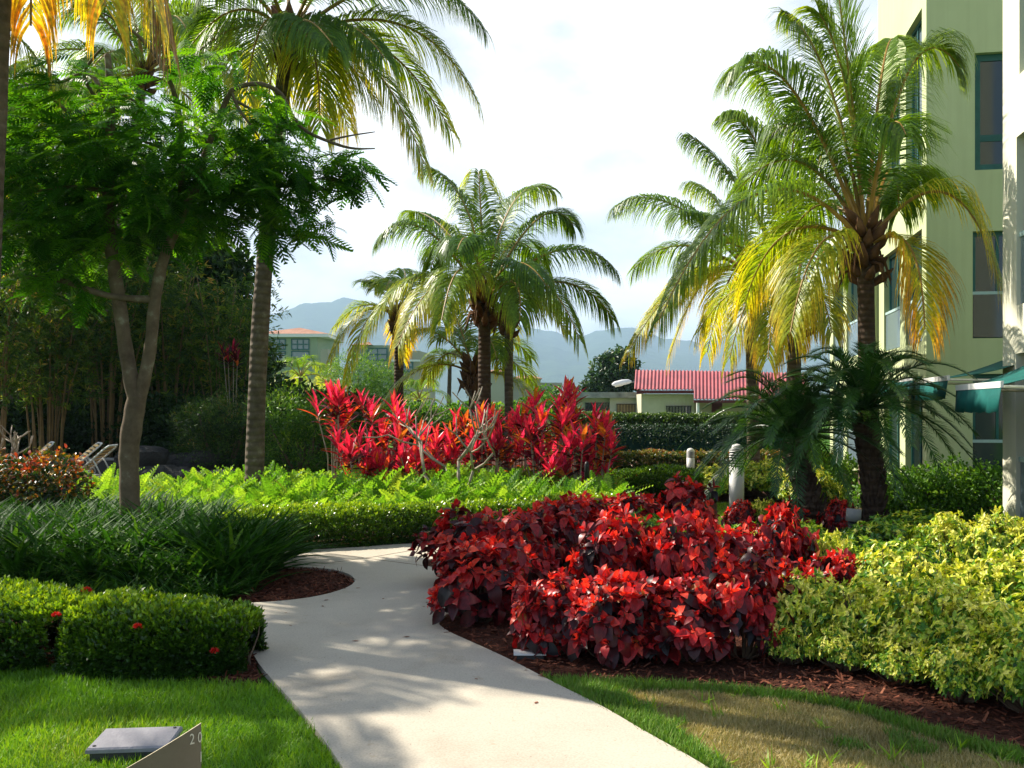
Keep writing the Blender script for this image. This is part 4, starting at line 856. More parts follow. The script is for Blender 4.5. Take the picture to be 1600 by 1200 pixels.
# copperleaf
def copper_bush(seed, r, h, n):
    g = np.random.default_rng(seed); ms = MB(); ml = MB(); tips = []
    for k in range(n):
        a = g.uniform(0, 6.28); el = math.acos(g.uniform(-.10, 1)) ; rr = g.uniform(.68, 1.02) * (1 + .20 * math.sin(a * 3 + seed) * math.sin(el) + .10 * math.sin(el * 6 + a * 2)) if g.random() < .75 else g.uniform(.4, .75)
        tip = A([math.sin(el) * math.cos(a) * r * rr, math.sin(el) * math.sin(a) * r * rr, h * (.36 + .64 * math.cos(el)) * (.4 + .6 * rr)]); tips.append(tip)
        if k % 3 == 0:
            b0 = A([math.cos(a) * .06, math.sin(a) * .06, 0]); ms.tube([b0, b0 * .3 + tip * .6 + A([0, 0, -.04]), tip], [.010, .007, .004], 4)
    tips = A(tips); rel = tips[:, 2] / h; per = 8; n = len(tips)
    out = norm(tips * A([1, 1, 0]) / r + A([0, 0, 1.]) * (.25 + rel)[:, None])
    c = np.repeat(tips, per, 0); q = np.tile(np.linspace(0, 1, per), n); k = n * per
    od = np.repeat(out, per, 0); aa = np.tile(np.arange(per) * 2.39996, n) + np.repeat(g.uniform(0, 6, n), per)
    t1 = norm(np.cross(od, A([.3, .1, 1.]))); t2 = np.cross(od, t1); sp = (.25 + 1.15 * q)[:, None]
    d = norm(od * (.9 - .7 * q)[:, None] + (t1 * np.cos(aa)[:, None] + t2 * np.sin(aa)[:, None]) * sp + A([0, 0, -.62]) * q[:, None])
    up = norm(od + A([0, 0, .4]) + g.normal(size=(k, 3)) * .45)
    L_ = (.055 + .085 * q) * g.uniform(.6, 1.35, k)
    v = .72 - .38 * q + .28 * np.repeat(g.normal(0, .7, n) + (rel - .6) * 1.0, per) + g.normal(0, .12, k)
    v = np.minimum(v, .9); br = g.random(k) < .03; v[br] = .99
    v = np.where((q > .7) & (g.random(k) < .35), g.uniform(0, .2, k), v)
    tp = g.integers(0, 3, k); PO = c - od * (q * .05)[:, None] + d * .015; ww = L_ * g.uniform(.75, 1.15, k)
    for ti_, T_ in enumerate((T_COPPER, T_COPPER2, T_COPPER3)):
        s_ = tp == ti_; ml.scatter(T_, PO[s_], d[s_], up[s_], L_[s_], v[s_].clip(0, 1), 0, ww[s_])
    return ms, ml
cop = []
for k in range(6):
    ms, ml = copper_bush(200 + k, .5, .74, 118 + 12 * k); cop.append((ms.mesh('branches', M['twig']), ml.mesh('leaves', M['copper'], True)))
cspec = [(735, 8.6, .9, .95, 'red copperleaf bush overhanging the path at the small mulch notch'), (752, 7.2, .80, .84, 'copperleaf bush nearest the path with drooping dark lower leaves'), (808, 8.0, .78, 1.0, 'copperleaf bush second from the path, bright red crown'), (862, 9.6, .75, .92, 'dark copperleaf bush behind the path side bushes'),
    (900, 10.2, .9, .98, 'deep maroon copperleaf at the back left below the ferns'), (985, 10.7, .9, .88, 'dark copperleaf at the back centre'), (1062, 10.9, .9, 1.08, 'tall dark red copperleaf at the back, left of the bollard'), (965, 7.35, .72, 1.08, 'bright scarlet copperleaf crowning the middle of the front mass'), (1062, 7.3, .68, 1.12, 'scarlet copperleaf right of the brightest crown'),
    (868, 6.25, .58, .70, 'small low copperleaf at the front edge above the white path light'), (962, 6.1, .70, .80, 'front copperleaf bush with large drooping red leaves over the lawn edge'), (1064, 6.1, .72, .72, 'copperleaf at the front centre, above the dry lawn'), (1160, 6.15, .64, .90, 'copperleaf at the right front next to the variegated shrub'), (1150, 7.6, .68, .92, 'copperleaf with purplish sheen in the middle right'), (1222, 7.9, .55, 1.08, 'slim upright copperleaf rising above the green ground cover'), (1245, 7.0, .45, .66, 'little copperleaf poking out beside the variegated leaves'), (1312, 7.0, .5, .80, 'pinkish copperleaf surrounded by variegated shrubs'),
    (1160, 12.6, .42, .55, 'small copperleaf at the foot of the white bollard'), (1232, 12.0, .5, .62, 'small copperleaf left of the date palm trunks'), (1312, 11.8, .45, .66, 'small copperleaf between the two date palm trunks'), (1098, 8.4, .42, .72, 'copperleaf behind the scarlet crowns, next to the green ground cover')]
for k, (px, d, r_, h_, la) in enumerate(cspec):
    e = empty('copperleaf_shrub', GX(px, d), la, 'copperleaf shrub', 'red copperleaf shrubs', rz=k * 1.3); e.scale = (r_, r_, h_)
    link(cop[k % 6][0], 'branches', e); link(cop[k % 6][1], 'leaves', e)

# variegated schefflera-like shrubs
def var_bush(seed, r, h, n, vm=.68):
    g = np.random.default_rng(seed); ms = MB(); ml = MB(); tips = []
    for k in range(n):
        a = g.uniform(0, 6.28); el = math.acos(g.uniform(-.12, 1) ** 1); rr = 1 - g.random() ** 2 * .45; lump = 1 + .20 * math.sin(a * 3 + seed) + .14 * math.sin(el * 5 + a * 2 + seed * 2)
        tips.append(A([math.sin(el) * math.cos(a) * r * rr * lump, math.sin(el) * math.sin(a) * r * rr * lump, h * (.44 + .56 * math.cos(el)) * (.5 + .5 * rr) * (1 + .08 * g.normal())]))
        if k % 9 == 0: ms.tube([(0, 0, 0), tips[-1] * .5 + A([0, 0, -.03]), tips[-1]], [.013, .009, .004], 5)
    tips = A(tips); rel = (tips[:, 2] / h).clip(0, 1); out = norm(tips * A([1, 1, 0]) / r + A([0, 0, 1.]) * (.2 + rel)[:, None])
    per = 7; n = len(tips); c = np.repeat(tips, per, 0); k = n * per; od = np.repeat(out, per, 0); aa = np.tile(np.arange(per) * 6.283 / per, n) + np.repeat(g.uniform(0, 6, n), per)
    t1 = norm(np.cross(od, A([.3, .1, 1.]))); t2 = np.cross(od, t1)
    d = norm(od * .35 + (t1 * np.cos(aa)[:, None] + t2 * np.sin(aa)[:, None]) * g.uniform(.4, 1.1, (k, 1)) + g.normal(size=(k, 3)) * .35)
    v = vm - .03 + .50 * (np.repeat(rel, per) - .6) + np.repeat(g.normal(0, .20, n), per) + g.normal(0, .15, k)  # lower leaves darker: shade of the sides put into leaf colour
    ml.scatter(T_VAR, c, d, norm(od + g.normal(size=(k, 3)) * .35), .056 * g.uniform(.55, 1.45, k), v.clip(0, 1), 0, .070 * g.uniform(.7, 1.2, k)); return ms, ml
vb = []
for k in range(5):
    ms, ml = var_bush(300 + k, .5, .55, 640); vb.append((ms.mesh('branches', M['twig']), ml.mesh('leaves', M['varieg'])))
gb = []
for k in range(2):
    ms, ml = var_bush(320 + k, .5, .5, 480, .36); gb.append((ms.mesh('branches', M['twig']), ml.mesh('leaves', M['varieg'])))  # same variegated plant, its shade put into a darker, greener leaf colour
vspec = [(1232, 6.0, .36, .52, 'y', 'tiny variegated sprig at the lawn edge beside the front copperleaf'), (1318, 5.82, .40, .55, 'y', 'low variegated sprig at the lawn edge, second from the copperleaf'), (1408, 5.55, .42, .56, 'y', 'low variegated sprig at the lawn edge below the middle of the front row'), (1500, 5.22, .42, .6, 'y', 'low variegated sprig at the lawn edge towards the right corner'), (1265, 6.2, .62, .90, 'y', 'variegated shrub on bare stems touching the copperleaf'), (1355, 6.0, .70, .92, 'y', 'yellow green variegated shrub, second in the front row'), (1450, 5.72, .72, 1.02, 'y', 'variegated shrub in the middle of the front row'), (1545, 5.38, .72, .92, 'y', 'bright variegated shrub near the right edge of the front row'), (1612, 5.0, .58, .84, 'y', 'variegated shrub overhanging the mulch at the lower right corner'),
    (1400, 6.9, .78, 1.0, 'y', 'variegated shrub behind the front row, left of its middle'), (1500, 6.55, .78, .92, 'y', 'variegated shrub behind the front row at its middle'), (1600, 6.5, .78, 1.1, 'y', 'variegated shrub behind the front row at the right edge'), (1690, 6.1, .9, 1.0, 'y', 'variegated shrub just past the right edge'),
    (1480, 8.9, .68, 1.05, 'y', 'pale variegated shrub in the back row left of the column'), (1562, 8.7, .72, 1.12, 'y', 'pale variegated shrub in the back row below the column'), (1640, 8.5, .9, 1.0, 'y', 'variegated shrub of the back row at the right edge'), (1215, 16.6, 1.3, 1.25, 'y', 'round variegated shrub on the little lawn behind the bollard'), (1120, 17.0, 1.2, 1.05, 'y', 'variegated shrub left of the bollard top'), (1165, 17.6, 1.2, 1.1, 'y', 'variegated shrub directly behind the bollard'), (1262, 14.8, .9, 1.2, 'y', 'variegated shrub behind the leaning palm trunk'),
    (1300, 7.9, .45, .98, 'y', 'small light green sprig rising among the copperleaf'), (1120, 9.4, .95, .8, 'g', 'green shaded ground cover shrub right of the dark copperleaf'), (1180, 9.2, .9, .85, 'g', 'green ground cover shrub below the bollard'), (1240, 9.5, .85, .92, 'g', 'green ground cover shrub left of the palm trunks'), (1310, 9.3, .9, .7, 'g', 'green ground cover shrub in front of the palm trunks'), (1385, 9.4, .85, .95, 'g', 'green ground cover shrub right of the thick palm trunk'), (1345, 8.2, .9, .88, 'g', 'green shrub with a lighter tip in front of the ground cover'), (1420, 8.4, .8, .85, 'g', 'dark green shrub beside the yellow back row'),
    (1250, 10.6, .9, .6, 'g', 'green ground cover at the base of the leaning palm'), (1375, 10.8, .8, .6, 'g', 'green ground cover at the base of the thick palm trunk'), (1440, 10.4, 1.1, .9, 'g', 'green ground cover towards the building'), (1010, 8.9, .85, 1.15, 'g', 'small green shrub enclosed by copperleaf'), (1195, 12.6, .4, .7, 'y', 'tiny variegated shrub on the little lawn')]
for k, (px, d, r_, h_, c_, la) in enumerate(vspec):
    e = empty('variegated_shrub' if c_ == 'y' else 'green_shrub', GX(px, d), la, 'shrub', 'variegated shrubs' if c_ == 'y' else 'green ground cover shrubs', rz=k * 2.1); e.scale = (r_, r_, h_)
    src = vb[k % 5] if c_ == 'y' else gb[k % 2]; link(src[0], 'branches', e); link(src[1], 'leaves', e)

# general leafy shrub or tree crown
def leafy(name, base, blobs, label, cat, matl, n, per=7, size=.06, tmpl=T_OVAL, vm=.45, vs=.2, trunk=None, tr=.08, group=None, seed=1, sprd=.16, up=.5, shell=.35, limbs=True, tm=None):
    """blobs: (x,y,z,rx,ry,rz) relative to base"""
    global rng
    keep, rng = rng, np.random.default_rng(seed); e = empty(name, base, label, cat, group); B = A(blobs); vol = (B[:, 3] * B[:, 4] * B[:, 5]) ** .7; pick = rng.choice(len(B), n, p=vol / vol.sum())
    d = unit(n); rad = 1 - rng.random(n) ** 1.5 * shell * 1.6; rad = rad.clip(.1, 1) * (1 + .16 * fbm(d[:, 0] * 4 + pick, d[:, 1] * 4 + d[:, 2] * 3, seed, 3))
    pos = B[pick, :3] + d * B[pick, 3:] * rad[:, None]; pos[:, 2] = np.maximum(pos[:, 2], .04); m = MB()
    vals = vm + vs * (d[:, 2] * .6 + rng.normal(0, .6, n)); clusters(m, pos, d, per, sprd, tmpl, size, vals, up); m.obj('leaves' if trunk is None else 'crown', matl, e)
    if limbs:
        m = MB(); top = trunk if trunk is not None else A([0, 0, .05]); top = A(top)
        if trunk is not None: m.tube([(0, 0, 0), top * .5 + A([.05, .03, 0]), top], [tr * 1.25, tr, tr * .85], 9)
        for b in B:
            for k in range(3):
                t = b[:3] + unit(1)[0] * b[3:] * .65; t[2] = max(t[2], top[2] + .05) if trunk is None else t[2]; m.tube([top - (A([0, 0, .1]) if trunk is not None else 0), (top + t) / 2 + unit(1)[0] * .08, t], [tr * .55, tr * .35, tr * .12], 5)
        m.obj('trunk' if trunk is not None else 'branches', tm or M['twig'], e, True)
    rng = keep; return e
# croton at the left
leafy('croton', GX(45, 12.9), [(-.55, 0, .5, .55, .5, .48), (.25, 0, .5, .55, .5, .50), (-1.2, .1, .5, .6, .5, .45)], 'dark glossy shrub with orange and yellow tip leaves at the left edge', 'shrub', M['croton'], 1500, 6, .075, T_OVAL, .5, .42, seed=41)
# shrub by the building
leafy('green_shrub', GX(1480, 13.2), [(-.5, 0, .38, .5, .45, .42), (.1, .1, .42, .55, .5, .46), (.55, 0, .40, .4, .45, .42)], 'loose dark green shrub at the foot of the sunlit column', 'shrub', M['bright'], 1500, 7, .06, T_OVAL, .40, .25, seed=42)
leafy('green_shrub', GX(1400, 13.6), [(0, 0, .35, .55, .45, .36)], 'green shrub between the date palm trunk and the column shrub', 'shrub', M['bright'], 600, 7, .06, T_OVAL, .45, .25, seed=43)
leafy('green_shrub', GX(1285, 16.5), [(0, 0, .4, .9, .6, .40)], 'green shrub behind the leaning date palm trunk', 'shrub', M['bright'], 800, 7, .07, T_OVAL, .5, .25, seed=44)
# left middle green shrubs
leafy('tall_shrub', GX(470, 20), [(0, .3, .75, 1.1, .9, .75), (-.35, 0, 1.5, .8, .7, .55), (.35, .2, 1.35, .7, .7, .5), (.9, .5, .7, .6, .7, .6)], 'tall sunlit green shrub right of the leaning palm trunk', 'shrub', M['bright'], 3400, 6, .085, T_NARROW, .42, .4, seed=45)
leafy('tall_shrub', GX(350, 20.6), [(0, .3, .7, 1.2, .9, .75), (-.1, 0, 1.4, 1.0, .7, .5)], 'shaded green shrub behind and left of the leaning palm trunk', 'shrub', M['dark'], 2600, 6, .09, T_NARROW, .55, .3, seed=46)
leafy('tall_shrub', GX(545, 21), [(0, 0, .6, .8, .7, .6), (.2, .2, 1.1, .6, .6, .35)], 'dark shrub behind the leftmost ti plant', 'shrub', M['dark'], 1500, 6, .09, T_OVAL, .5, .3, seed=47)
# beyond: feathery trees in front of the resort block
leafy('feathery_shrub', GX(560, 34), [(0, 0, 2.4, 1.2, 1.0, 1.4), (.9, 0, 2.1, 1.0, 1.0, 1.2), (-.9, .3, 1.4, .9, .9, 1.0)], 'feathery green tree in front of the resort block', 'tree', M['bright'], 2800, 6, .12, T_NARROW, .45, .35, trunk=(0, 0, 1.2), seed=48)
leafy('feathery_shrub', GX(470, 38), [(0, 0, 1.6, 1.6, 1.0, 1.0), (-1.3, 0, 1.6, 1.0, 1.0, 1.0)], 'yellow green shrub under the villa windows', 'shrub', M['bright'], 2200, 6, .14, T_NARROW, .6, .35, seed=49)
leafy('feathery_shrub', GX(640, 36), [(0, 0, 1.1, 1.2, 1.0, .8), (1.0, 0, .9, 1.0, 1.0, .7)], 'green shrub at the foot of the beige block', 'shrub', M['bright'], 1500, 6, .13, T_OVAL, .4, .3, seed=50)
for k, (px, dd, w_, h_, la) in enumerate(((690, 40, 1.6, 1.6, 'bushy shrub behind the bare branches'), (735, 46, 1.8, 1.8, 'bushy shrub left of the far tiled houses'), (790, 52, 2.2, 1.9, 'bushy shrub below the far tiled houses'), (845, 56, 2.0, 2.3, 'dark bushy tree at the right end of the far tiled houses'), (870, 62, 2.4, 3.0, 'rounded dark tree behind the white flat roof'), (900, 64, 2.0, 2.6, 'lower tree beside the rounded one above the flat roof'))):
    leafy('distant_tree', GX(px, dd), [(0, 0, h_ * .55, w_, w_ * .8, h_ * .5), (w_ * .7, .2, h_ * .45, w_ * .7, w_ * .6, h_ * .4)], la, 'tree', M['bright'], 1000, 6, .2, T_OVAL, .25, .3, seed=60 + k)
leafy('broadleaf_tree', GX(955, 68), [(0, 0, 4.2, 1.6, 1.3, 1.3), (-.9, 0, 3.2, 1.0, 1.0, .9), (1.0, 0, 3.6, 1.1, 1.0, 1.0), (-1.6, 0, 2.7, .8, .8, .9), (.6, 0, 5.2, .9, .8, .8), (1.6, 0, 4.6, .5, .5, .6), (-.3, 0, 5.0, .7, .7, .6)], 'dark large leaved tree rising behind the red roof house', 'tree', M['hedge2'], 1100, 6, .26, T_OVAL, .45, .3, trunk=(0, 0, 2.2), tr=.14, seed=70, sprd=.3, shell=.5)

# ------------------------------------------------------------------ feathery flame tree with forked trunk
def flame_tree():
    base = GX(204, 11.); e = empty('flame_tree', base, 'forked smooth grey trunk tree with wide feathery crown in the strap leaf bed', 'tree'); b = Vector(base)
    m = MB(); q = lambda px, py, d=11.: list(P(px, py, d) - b)
    lim = [([(204, 862), (203, 800), (202, 740), (201, 700), (208, 655), (214, 618)], [.16, .135, .125, .13, .135, .12]),
           ([(214, 632), (204, 590), (194, 530), (186, 470), (178, 420), (168, 350), (172, 230), (173, 140), (168, 85)], [.11, .10, .09, .088, .085, .075, .065, .055, .04]),
           ([(214, 635), (226, 590), (236, 540), (241, 470), (254, 405), (278, 352), (300, 300), (335, 200), (352, 160), (362, 140)], [.10, .085, .08, .078, .07, .06, .05, .04, .036, .03]),
           ([(360, 142), (385, 131), (415, 131), (443, 148), (455, 180), (475, 205), (515, 222), (550, 233), (586, 232)], [.03, .032, .032, .03, .027, .024, .022, .018, .008]),
           ([(515, 219), (545, 212), (586, 206)], [.016, .013, .007]), ([(362, 145), (372, 170), (395, 200), (405, 215)], [.022, .02, .016, .01]), ([(370, 158), (400, 175), (425, 200), (440, 212)], [.02, .018, .014, .008]),
           ([(240, 468), (205, 467), (165, 462), (130, 450), (100, 438), (60, 434), (15, 430)], [.055, .045, .04, .038, .036, .03, .02]),
           ([(283, 300), (285, 195), (270, 135), (245, 85), (205, 45), (160, 20)], [.04, .035, .032, .028, .02, .01]), ([(168, 170), (150, 120), (128, 112), (105, 126), (60, 136), (40, 130)], [.03, .028, .025, .022, .015, .008]),
           ([(165, 175), (140, 140), (128, 115), (150, 85), (160, 75)], [.026, .022, .02, .018, .01]), ([(170, 250), (130, 200), (80, 150), (40, 135)], [.03, .025, .02, .01]), ([(300, 300), (380, 290), (450, 290), (540, 300)], [.035, .03, .02, .01]), ([(172, 300), (110, 290), (50, 300)], [.035, .025, .012]),
           ([(176, 140), (215, 160), (250, 185)], [.02, .016, .01]), ([(60, 174), (120, 190), (180, 205), (250, 230)], [.008, .010, .014, .02])]
    for k, (pts, rad) in enumerate(lim):
        pp = [A(q(x, y, 11 + .25 * math.sin(k * 2.3) * (j / len(pts)) * (k > 2) * 3)) for j, (x, y) in enumerate(pts)]
        for _ in range(2):
            np_, nr = [pp[0]], [rad[0]]
            for a, c, r1, r2 in zip(pp[:-1], pp[1:], rad[:-1], rad[1:]): np_ += [a * .75 + c * .25, a * .25 + c * .75]; nr += [r1 * .75 + r2 * .25, r1 * .25 + r2 * .75]
            np_.append(pp[-1]); nr.append(rad[-1]); pp, rad = np_, nr
        m.tube(pp, A(rad) * .86 * (1 + .04 * np.sin(np.arange(len(rad)) * 1.7)), 12)
    m.obj('trunk', M['trunk_grey'], e, True)
    blobs = [(115, 270, 115, 90, 1.5), (270, 255, 140, 75, 1.7), (385, 290, 110, 60, 1.5), (480, 265, 75, 42, 1.0), (548, 268, 45, 32, .6), (465, 340, 55, 32, .8), (180, 170, 150, 50, 1.5), (60, 360, 75, 80, 1.2), (335, 120, 60, 28, 1.0), (440, 180, 60, 35, .8), (90, 440, 60, 40, .9), (245, 340, 150, 40, 1.4), (395, 225, 80, 40, 1.2), (150, 380, 100, 30, 1.2), (30, 230, 60, 100, 1.2), (505, 365, 22, 22, .3), (430, 370, 40, 26, .6)]
    B = A(blobs); g = np.random.default_rng(77); w = B[:, 2] * B[:, 3] * B[:, 4] ** .5; n = 1900; pk = g.choice(len(B), n, p=w / w.sum()); u = norm(g.normal(size=(n, 3))) * (g.random((n, 1)) ** .45)
    px = B[pk, 0] + u[:, 0] * B[pk, 2]; py = B[pk, 1] + u[:, 1] * B[pk, 3] * .95; dd = 11 + u[:, 2] * B[pk, 4]
    pos = np.stack([(px - 800) / F * 11 - b.x, dd - b.y, CAMZ + (HOR - py) / F * 11], -1)
    cen = np.stack([(B[pk, 0] - 800) / F * 11 - b.x, 0 * px, CAMZ + (HOR - B[pk, 1]) / F * 11], -1)
    d = norm((pos - cen) * A([1, 1, .4]) + g.normal(size=(n, 3)) * A([.6, .6, .2]) + A([0, 0, -.15])); m = MB()
    L_ = g.uniform(.30, .52, n); up = norm(A([0, 0, 1.]) + g.normal(size=(n, 3)) * .25)
    v = (.52 + .25 * g.normal(size=n) + .2 * u[:, 1] * -1).clip(0, 1); m.scatter(T_POIN, pos - d * L_[:, None] * .4, d, up, L_, v, 0); m.obj('crown', M['poin'], e)
flame_tree()

# ------------------------------------------------------------------ thicket on the left
def bamboo(px, d, n, h, lab, seed, spread=.8):
    g = np.random.default_rng(seed); e = empty('bamboo_clump', GX(px, d), lab, 'bamboo', 'bamboo clumps on the left'); mc = MB(); cen = []; nd = []
    for k in range(n):
        a = g.uniform(0, 6.28); r = spread * g.uniform(.1, 1) * .6; o = A([math.cos(a) * r, math.sin(a) * r * .6, 0]); ln = A([math.cos(a), math.sin(a), 0]); H = h * g.uniform(.7, 1.05); lean = g.uniform(.1, .5)
        pts = [o + ln * lean * t ** 2 * 2.2 + A([0, 0, H * t - .5 * t ** 4]) for t in np.linspace(0, 1, 9)]; mc.tube(pts, np.linspace(.026, .008, 9), 6)
        for j in range(60):
            t = g.uniform(.32, 1.0) ** .8; p = o + ln * lean * t ** 2 * 2.2 + A([0, 0, H * t - .5 * t ** 4]); dr = norm(g.normal(size=3) * A([1, 1, .4])); cen.append(p + dr * g.uniform(.1, .75)); nd.append(dr + A([0, 0, -.5]))
    mc.obj('culms', M['culm'], e, True); m = MB(); cen = A(cen); nd = norm(A(nd)); global rng; kp, rng = rng, g
    clusters(m, cen, nd, 7, .12, T_NARROW, .17, (.4 + .25 * g.normal(size=len(cen))), .7, up=None); m.obj('leaves', M['bamboo'], e); rng = kp
bamboo(75, 22.5, 20, 6.0, 'bamboo clump with tan culms leftmost above the white loungers', 81)
bamboo(165, 24.0, 22, 6.6, 'bamboo clump with tan culms just left of the forked trunk', 82)
bamboo(262, 25.0, 16, 6.0, 'bamboo clump between the forked trunk and the leaning palm', 83)
bamboo(345, 25.0, 16, 5.6, 'leafy bamboo clump just left of the leaning palm trunk', 84, 1.1)
bamboo(-20, 21.0, 18, 6.0, 'bamboo clump cut by the left edge', 85)
thk = [(-60, 27, [(0, 0, 3, 3, 2, 2.8), (0, 0, 6.5, 2.8, 2, 2.4), (-2, 0, 5, 2, 2, 2)], 'dense dark tree at the far left edge of the thicket'), (70, 30, [(0, 0, 2.6, 3, 2, 2.6), (.5, 0, 6, 3, 2, 2.6), (-1, 0, 8.4, 2, 1.6, 1.6)], 'dense dark tree behind the left bamboo'), (190, 31, [(0, 0, 2.5, 2.8, 2, 2.5), (0, 0, 5.8, 2.8, 2, 2.4), (.5, 0, 8.2, 1.8, 1.6, 1.4)], 'dense dark tree behind the forked trunk'),
    (290, 30, [(0, 0, 2.2, 2.2, 2, 2.2), (0, 0, 4.8, 1.8, 1.8, 1.7), (-.3, 0, 6.8, 1.5, 1.4, 1.2)], 'dark tree right of the forked trunk'), (350, 28, [(0, 0, 2, 1.6, 1.5, 2), (-.2, 0, 4.2, 1.2, 1.3, 1.2), (-.2, 0, 5.6, 1.0, .9, .7)], 'dark tree fading out behind the leaning palm trunk')]
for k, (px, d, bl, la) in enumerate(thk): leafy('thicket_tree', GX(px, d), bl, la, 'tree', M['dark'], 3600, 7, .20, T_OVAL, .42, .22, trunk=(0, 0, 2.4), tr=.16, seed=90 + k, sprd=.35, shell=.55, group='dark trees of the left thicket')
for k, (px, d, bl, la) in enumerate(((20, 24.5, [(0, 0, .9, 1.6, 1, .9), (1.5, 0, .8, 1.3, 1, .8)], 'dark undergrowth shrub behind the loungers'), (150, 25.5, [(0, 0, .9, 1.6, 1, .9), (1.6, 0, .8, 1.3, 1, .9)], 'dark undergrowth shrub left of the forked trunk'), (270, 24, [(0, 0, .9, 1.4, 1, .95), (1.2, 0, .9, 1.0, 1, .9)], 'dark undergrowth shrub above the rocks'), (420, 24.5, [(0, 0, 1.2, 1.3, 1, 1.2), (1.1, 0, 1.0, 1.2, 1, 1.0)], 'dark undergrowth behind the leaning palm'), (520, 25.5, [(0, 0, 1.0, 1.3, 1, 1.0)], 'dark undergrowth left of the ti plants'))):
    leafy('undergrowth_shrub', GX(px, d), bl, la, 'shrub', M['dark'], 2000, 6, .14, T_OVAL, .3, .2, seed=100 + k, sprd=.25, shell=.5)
# strappy red tipped plant high in the thicket
ms, ml = ti_plant(140, 3.3, 4, .4, -.35); e = empty('ti_plant', GX(362, 23.5), 'tall dark red ti plant in the thicket left of the leaning trunk', 'ti plant'); ms.obj('canes', M['graytwig'], e); ml.obj('leaves', M['ti'], e); e.scale = (.75, .75, .97)
# pool wall, rocks
M['rock'] = surf('dark_volcanic_rock', (.018, .018, .018), (.06, .058, .055), 3, .9, .8, .05, .2, 8)
M['darkwall'] = surf('dark_grey_wall', (.05, .05, .05), (.08, .08, .075), 2, .9)
m = MB(); w0, w1 = GX(-60, 21.6), GX(236, 21.6); base = (w0 + w1) / 2; hw = (w1 - w0).length / 2; m.box((-hw, -.1, 0), (hw, .1, .46)); wl = m.obj('wall', M['darkwall']); 
pwe = empty('pool_wall', base, 'low dark wall behind the white loungers', 'wall'); wl.parent = pwe; m = MB(); m.box((-hw - .02, -.13, .463), (hw + .02, .13, .51)); m.obj('coping', M['stain'], pwe)
for k in range(15):
    g = np.random.default_rng(500 + k); px = 222 + (k % 8) * 19 + g.uniform(-6, 6); dd = 19.6 + (k // 8) * .9 + g.uniform(-.3, .3); r = g.uniform(.22, .45)
    n1_, n2_ = 10, 14; th, ph = np.meshgrid(np.linspace(0, math.pi, n1_), np.linspace(0, 2 * math.pi, n2_, endpoint=False), indexing='ij')
    V = np.stack([np.sin(th) * np.cos(ph), np.sin(th) * np.sin(ph), np.cos(th)], -1).reshape(-1, 3); V = V * (1 + .22 * fbm(V[:, 0] * 2 + k, V[:, 1] * 2 + V[:, 2] * 2, k, 3))[:, None]; V = np.sign(V) * np.abs(V) ** .85 * A([r * 1.2, r, r * .8])
    i, j = np.meshgrid(np.arange(n1_ - 1), np.arange(n2_), indexing='ij'); m = MB(); m.add(V, np.stack([i * n2_ + j, (i + 1) * n2_ + j, (i + 1) * n2_ + (j + 1) % n2_, i * n2_ + (j + 1) % n2_], -1).reshape(-1, 4)); o = m.obj('rock', M['rock']); o.location = GX(px, dd, r * .35 + (k // 8) * .35); tag(o, 'dark rough boulder of the low rock bank between the two trunks', 'rock', 'boulders in the rock bank')

# ------------------------------------------------------------------ loungers
M['frame'] = surf('white_tubing', (.62, .64, .62), (.70, .72, .70), 6, .4, .05); M['strapv'] = surf('tan_vinyl_strap', (.62, .42, .16), (.72, .50, .22), 8, .5, .05)
def lounger(px, d, rz, lab):
    e = empty('pool_lounger', GX(px, d), lab, 'lounger', 'white pool loungers with tan straps', rz); wd = .30; h = .40; r = .017
    def bend(m, pts): m.tube(pts, r, 7)
    m = MB(); bend(m, [(0, -wd, h), (-1.15, -wd, h), (-1.25, -wd + .06, h), (-1.25, wd - .06, h), (-1.15, wd, h), (0, wd, h)]); m.tube([(.45, -wd, h - .02), (-.02, -wd, h - .02)], r, 7); m.tube([(.45, wd, h - .02), (-.02, wd, h - .02)], r, 7); m.obj('seat_frame', M['frame'], e, True)
    c, s = math.cos(R(42)), math.sin(R(42)); bp = lambda t, y: (t * c, y, h + .02 + t * s)
    m = MB(); bend(m, [bp(0, -wd), bp(.70, -wd), bp(.78, -wd + .07), bp(.78, wd - .07), bp(.70, wd), bp(0, wd)]); bf = m.obj('back_frame', M['frame'], e, True)
    m = MB()
    for k in range(8): t = .06 + k * .085; m.add([(*bp(t, -wd - .012)[:2], bp(t, 0)[2] + .018), (*bp(t, wd + .012)[:2], bp(t, 0)[2] + .018), (*bp(t + .052, wd + .012)[:2], bp(t + .052, 0)[2] + .018), (*bp(t + .052, -wd - .012)[:2], bp(t + .052, 0)[2] + .018)], [(0, 1, 2, 3)])
    o = m.obj('back_straps', M['strapv'], e); o.modifiers.new('s', 'SOLIDIFY').thickness = .006
    m = MB()
    for k in range(13): x = -.07 - k * .088; m.box((x - .052, -wd - .01, h + .014), (x, wd + .01, h + .020))
    m.obj('seat_straps', M['strapv'], e)
    for x, dx in ((.30, .10), (-1.0, -.08)):
        m = MB(); m.tube([(x, -wd, h - .02), (x + dx, -wd, .02), (x + dx, wd, .02), (x, wd, h - .02)], r * .9, 7); m.obj('leg', M['frame'], e, True)
    for y in (-wd + .03, wd - .03): m = MB(); m.tube([bp(.42, y), (.46, y, h)], r * .8, 6); m.obj('brace', M['frame'], e, True)
lounger(32, 19.0, .55, 'white lounger with raised tan strap back, leftmost one above the croton'); lounger(106, 18.6, .55, 'middle pool lounger showing tan straps on its raised back'); lounger(126, 17.6, .08, 'rightmost pool lounger seen edge on beside the forked trunk')

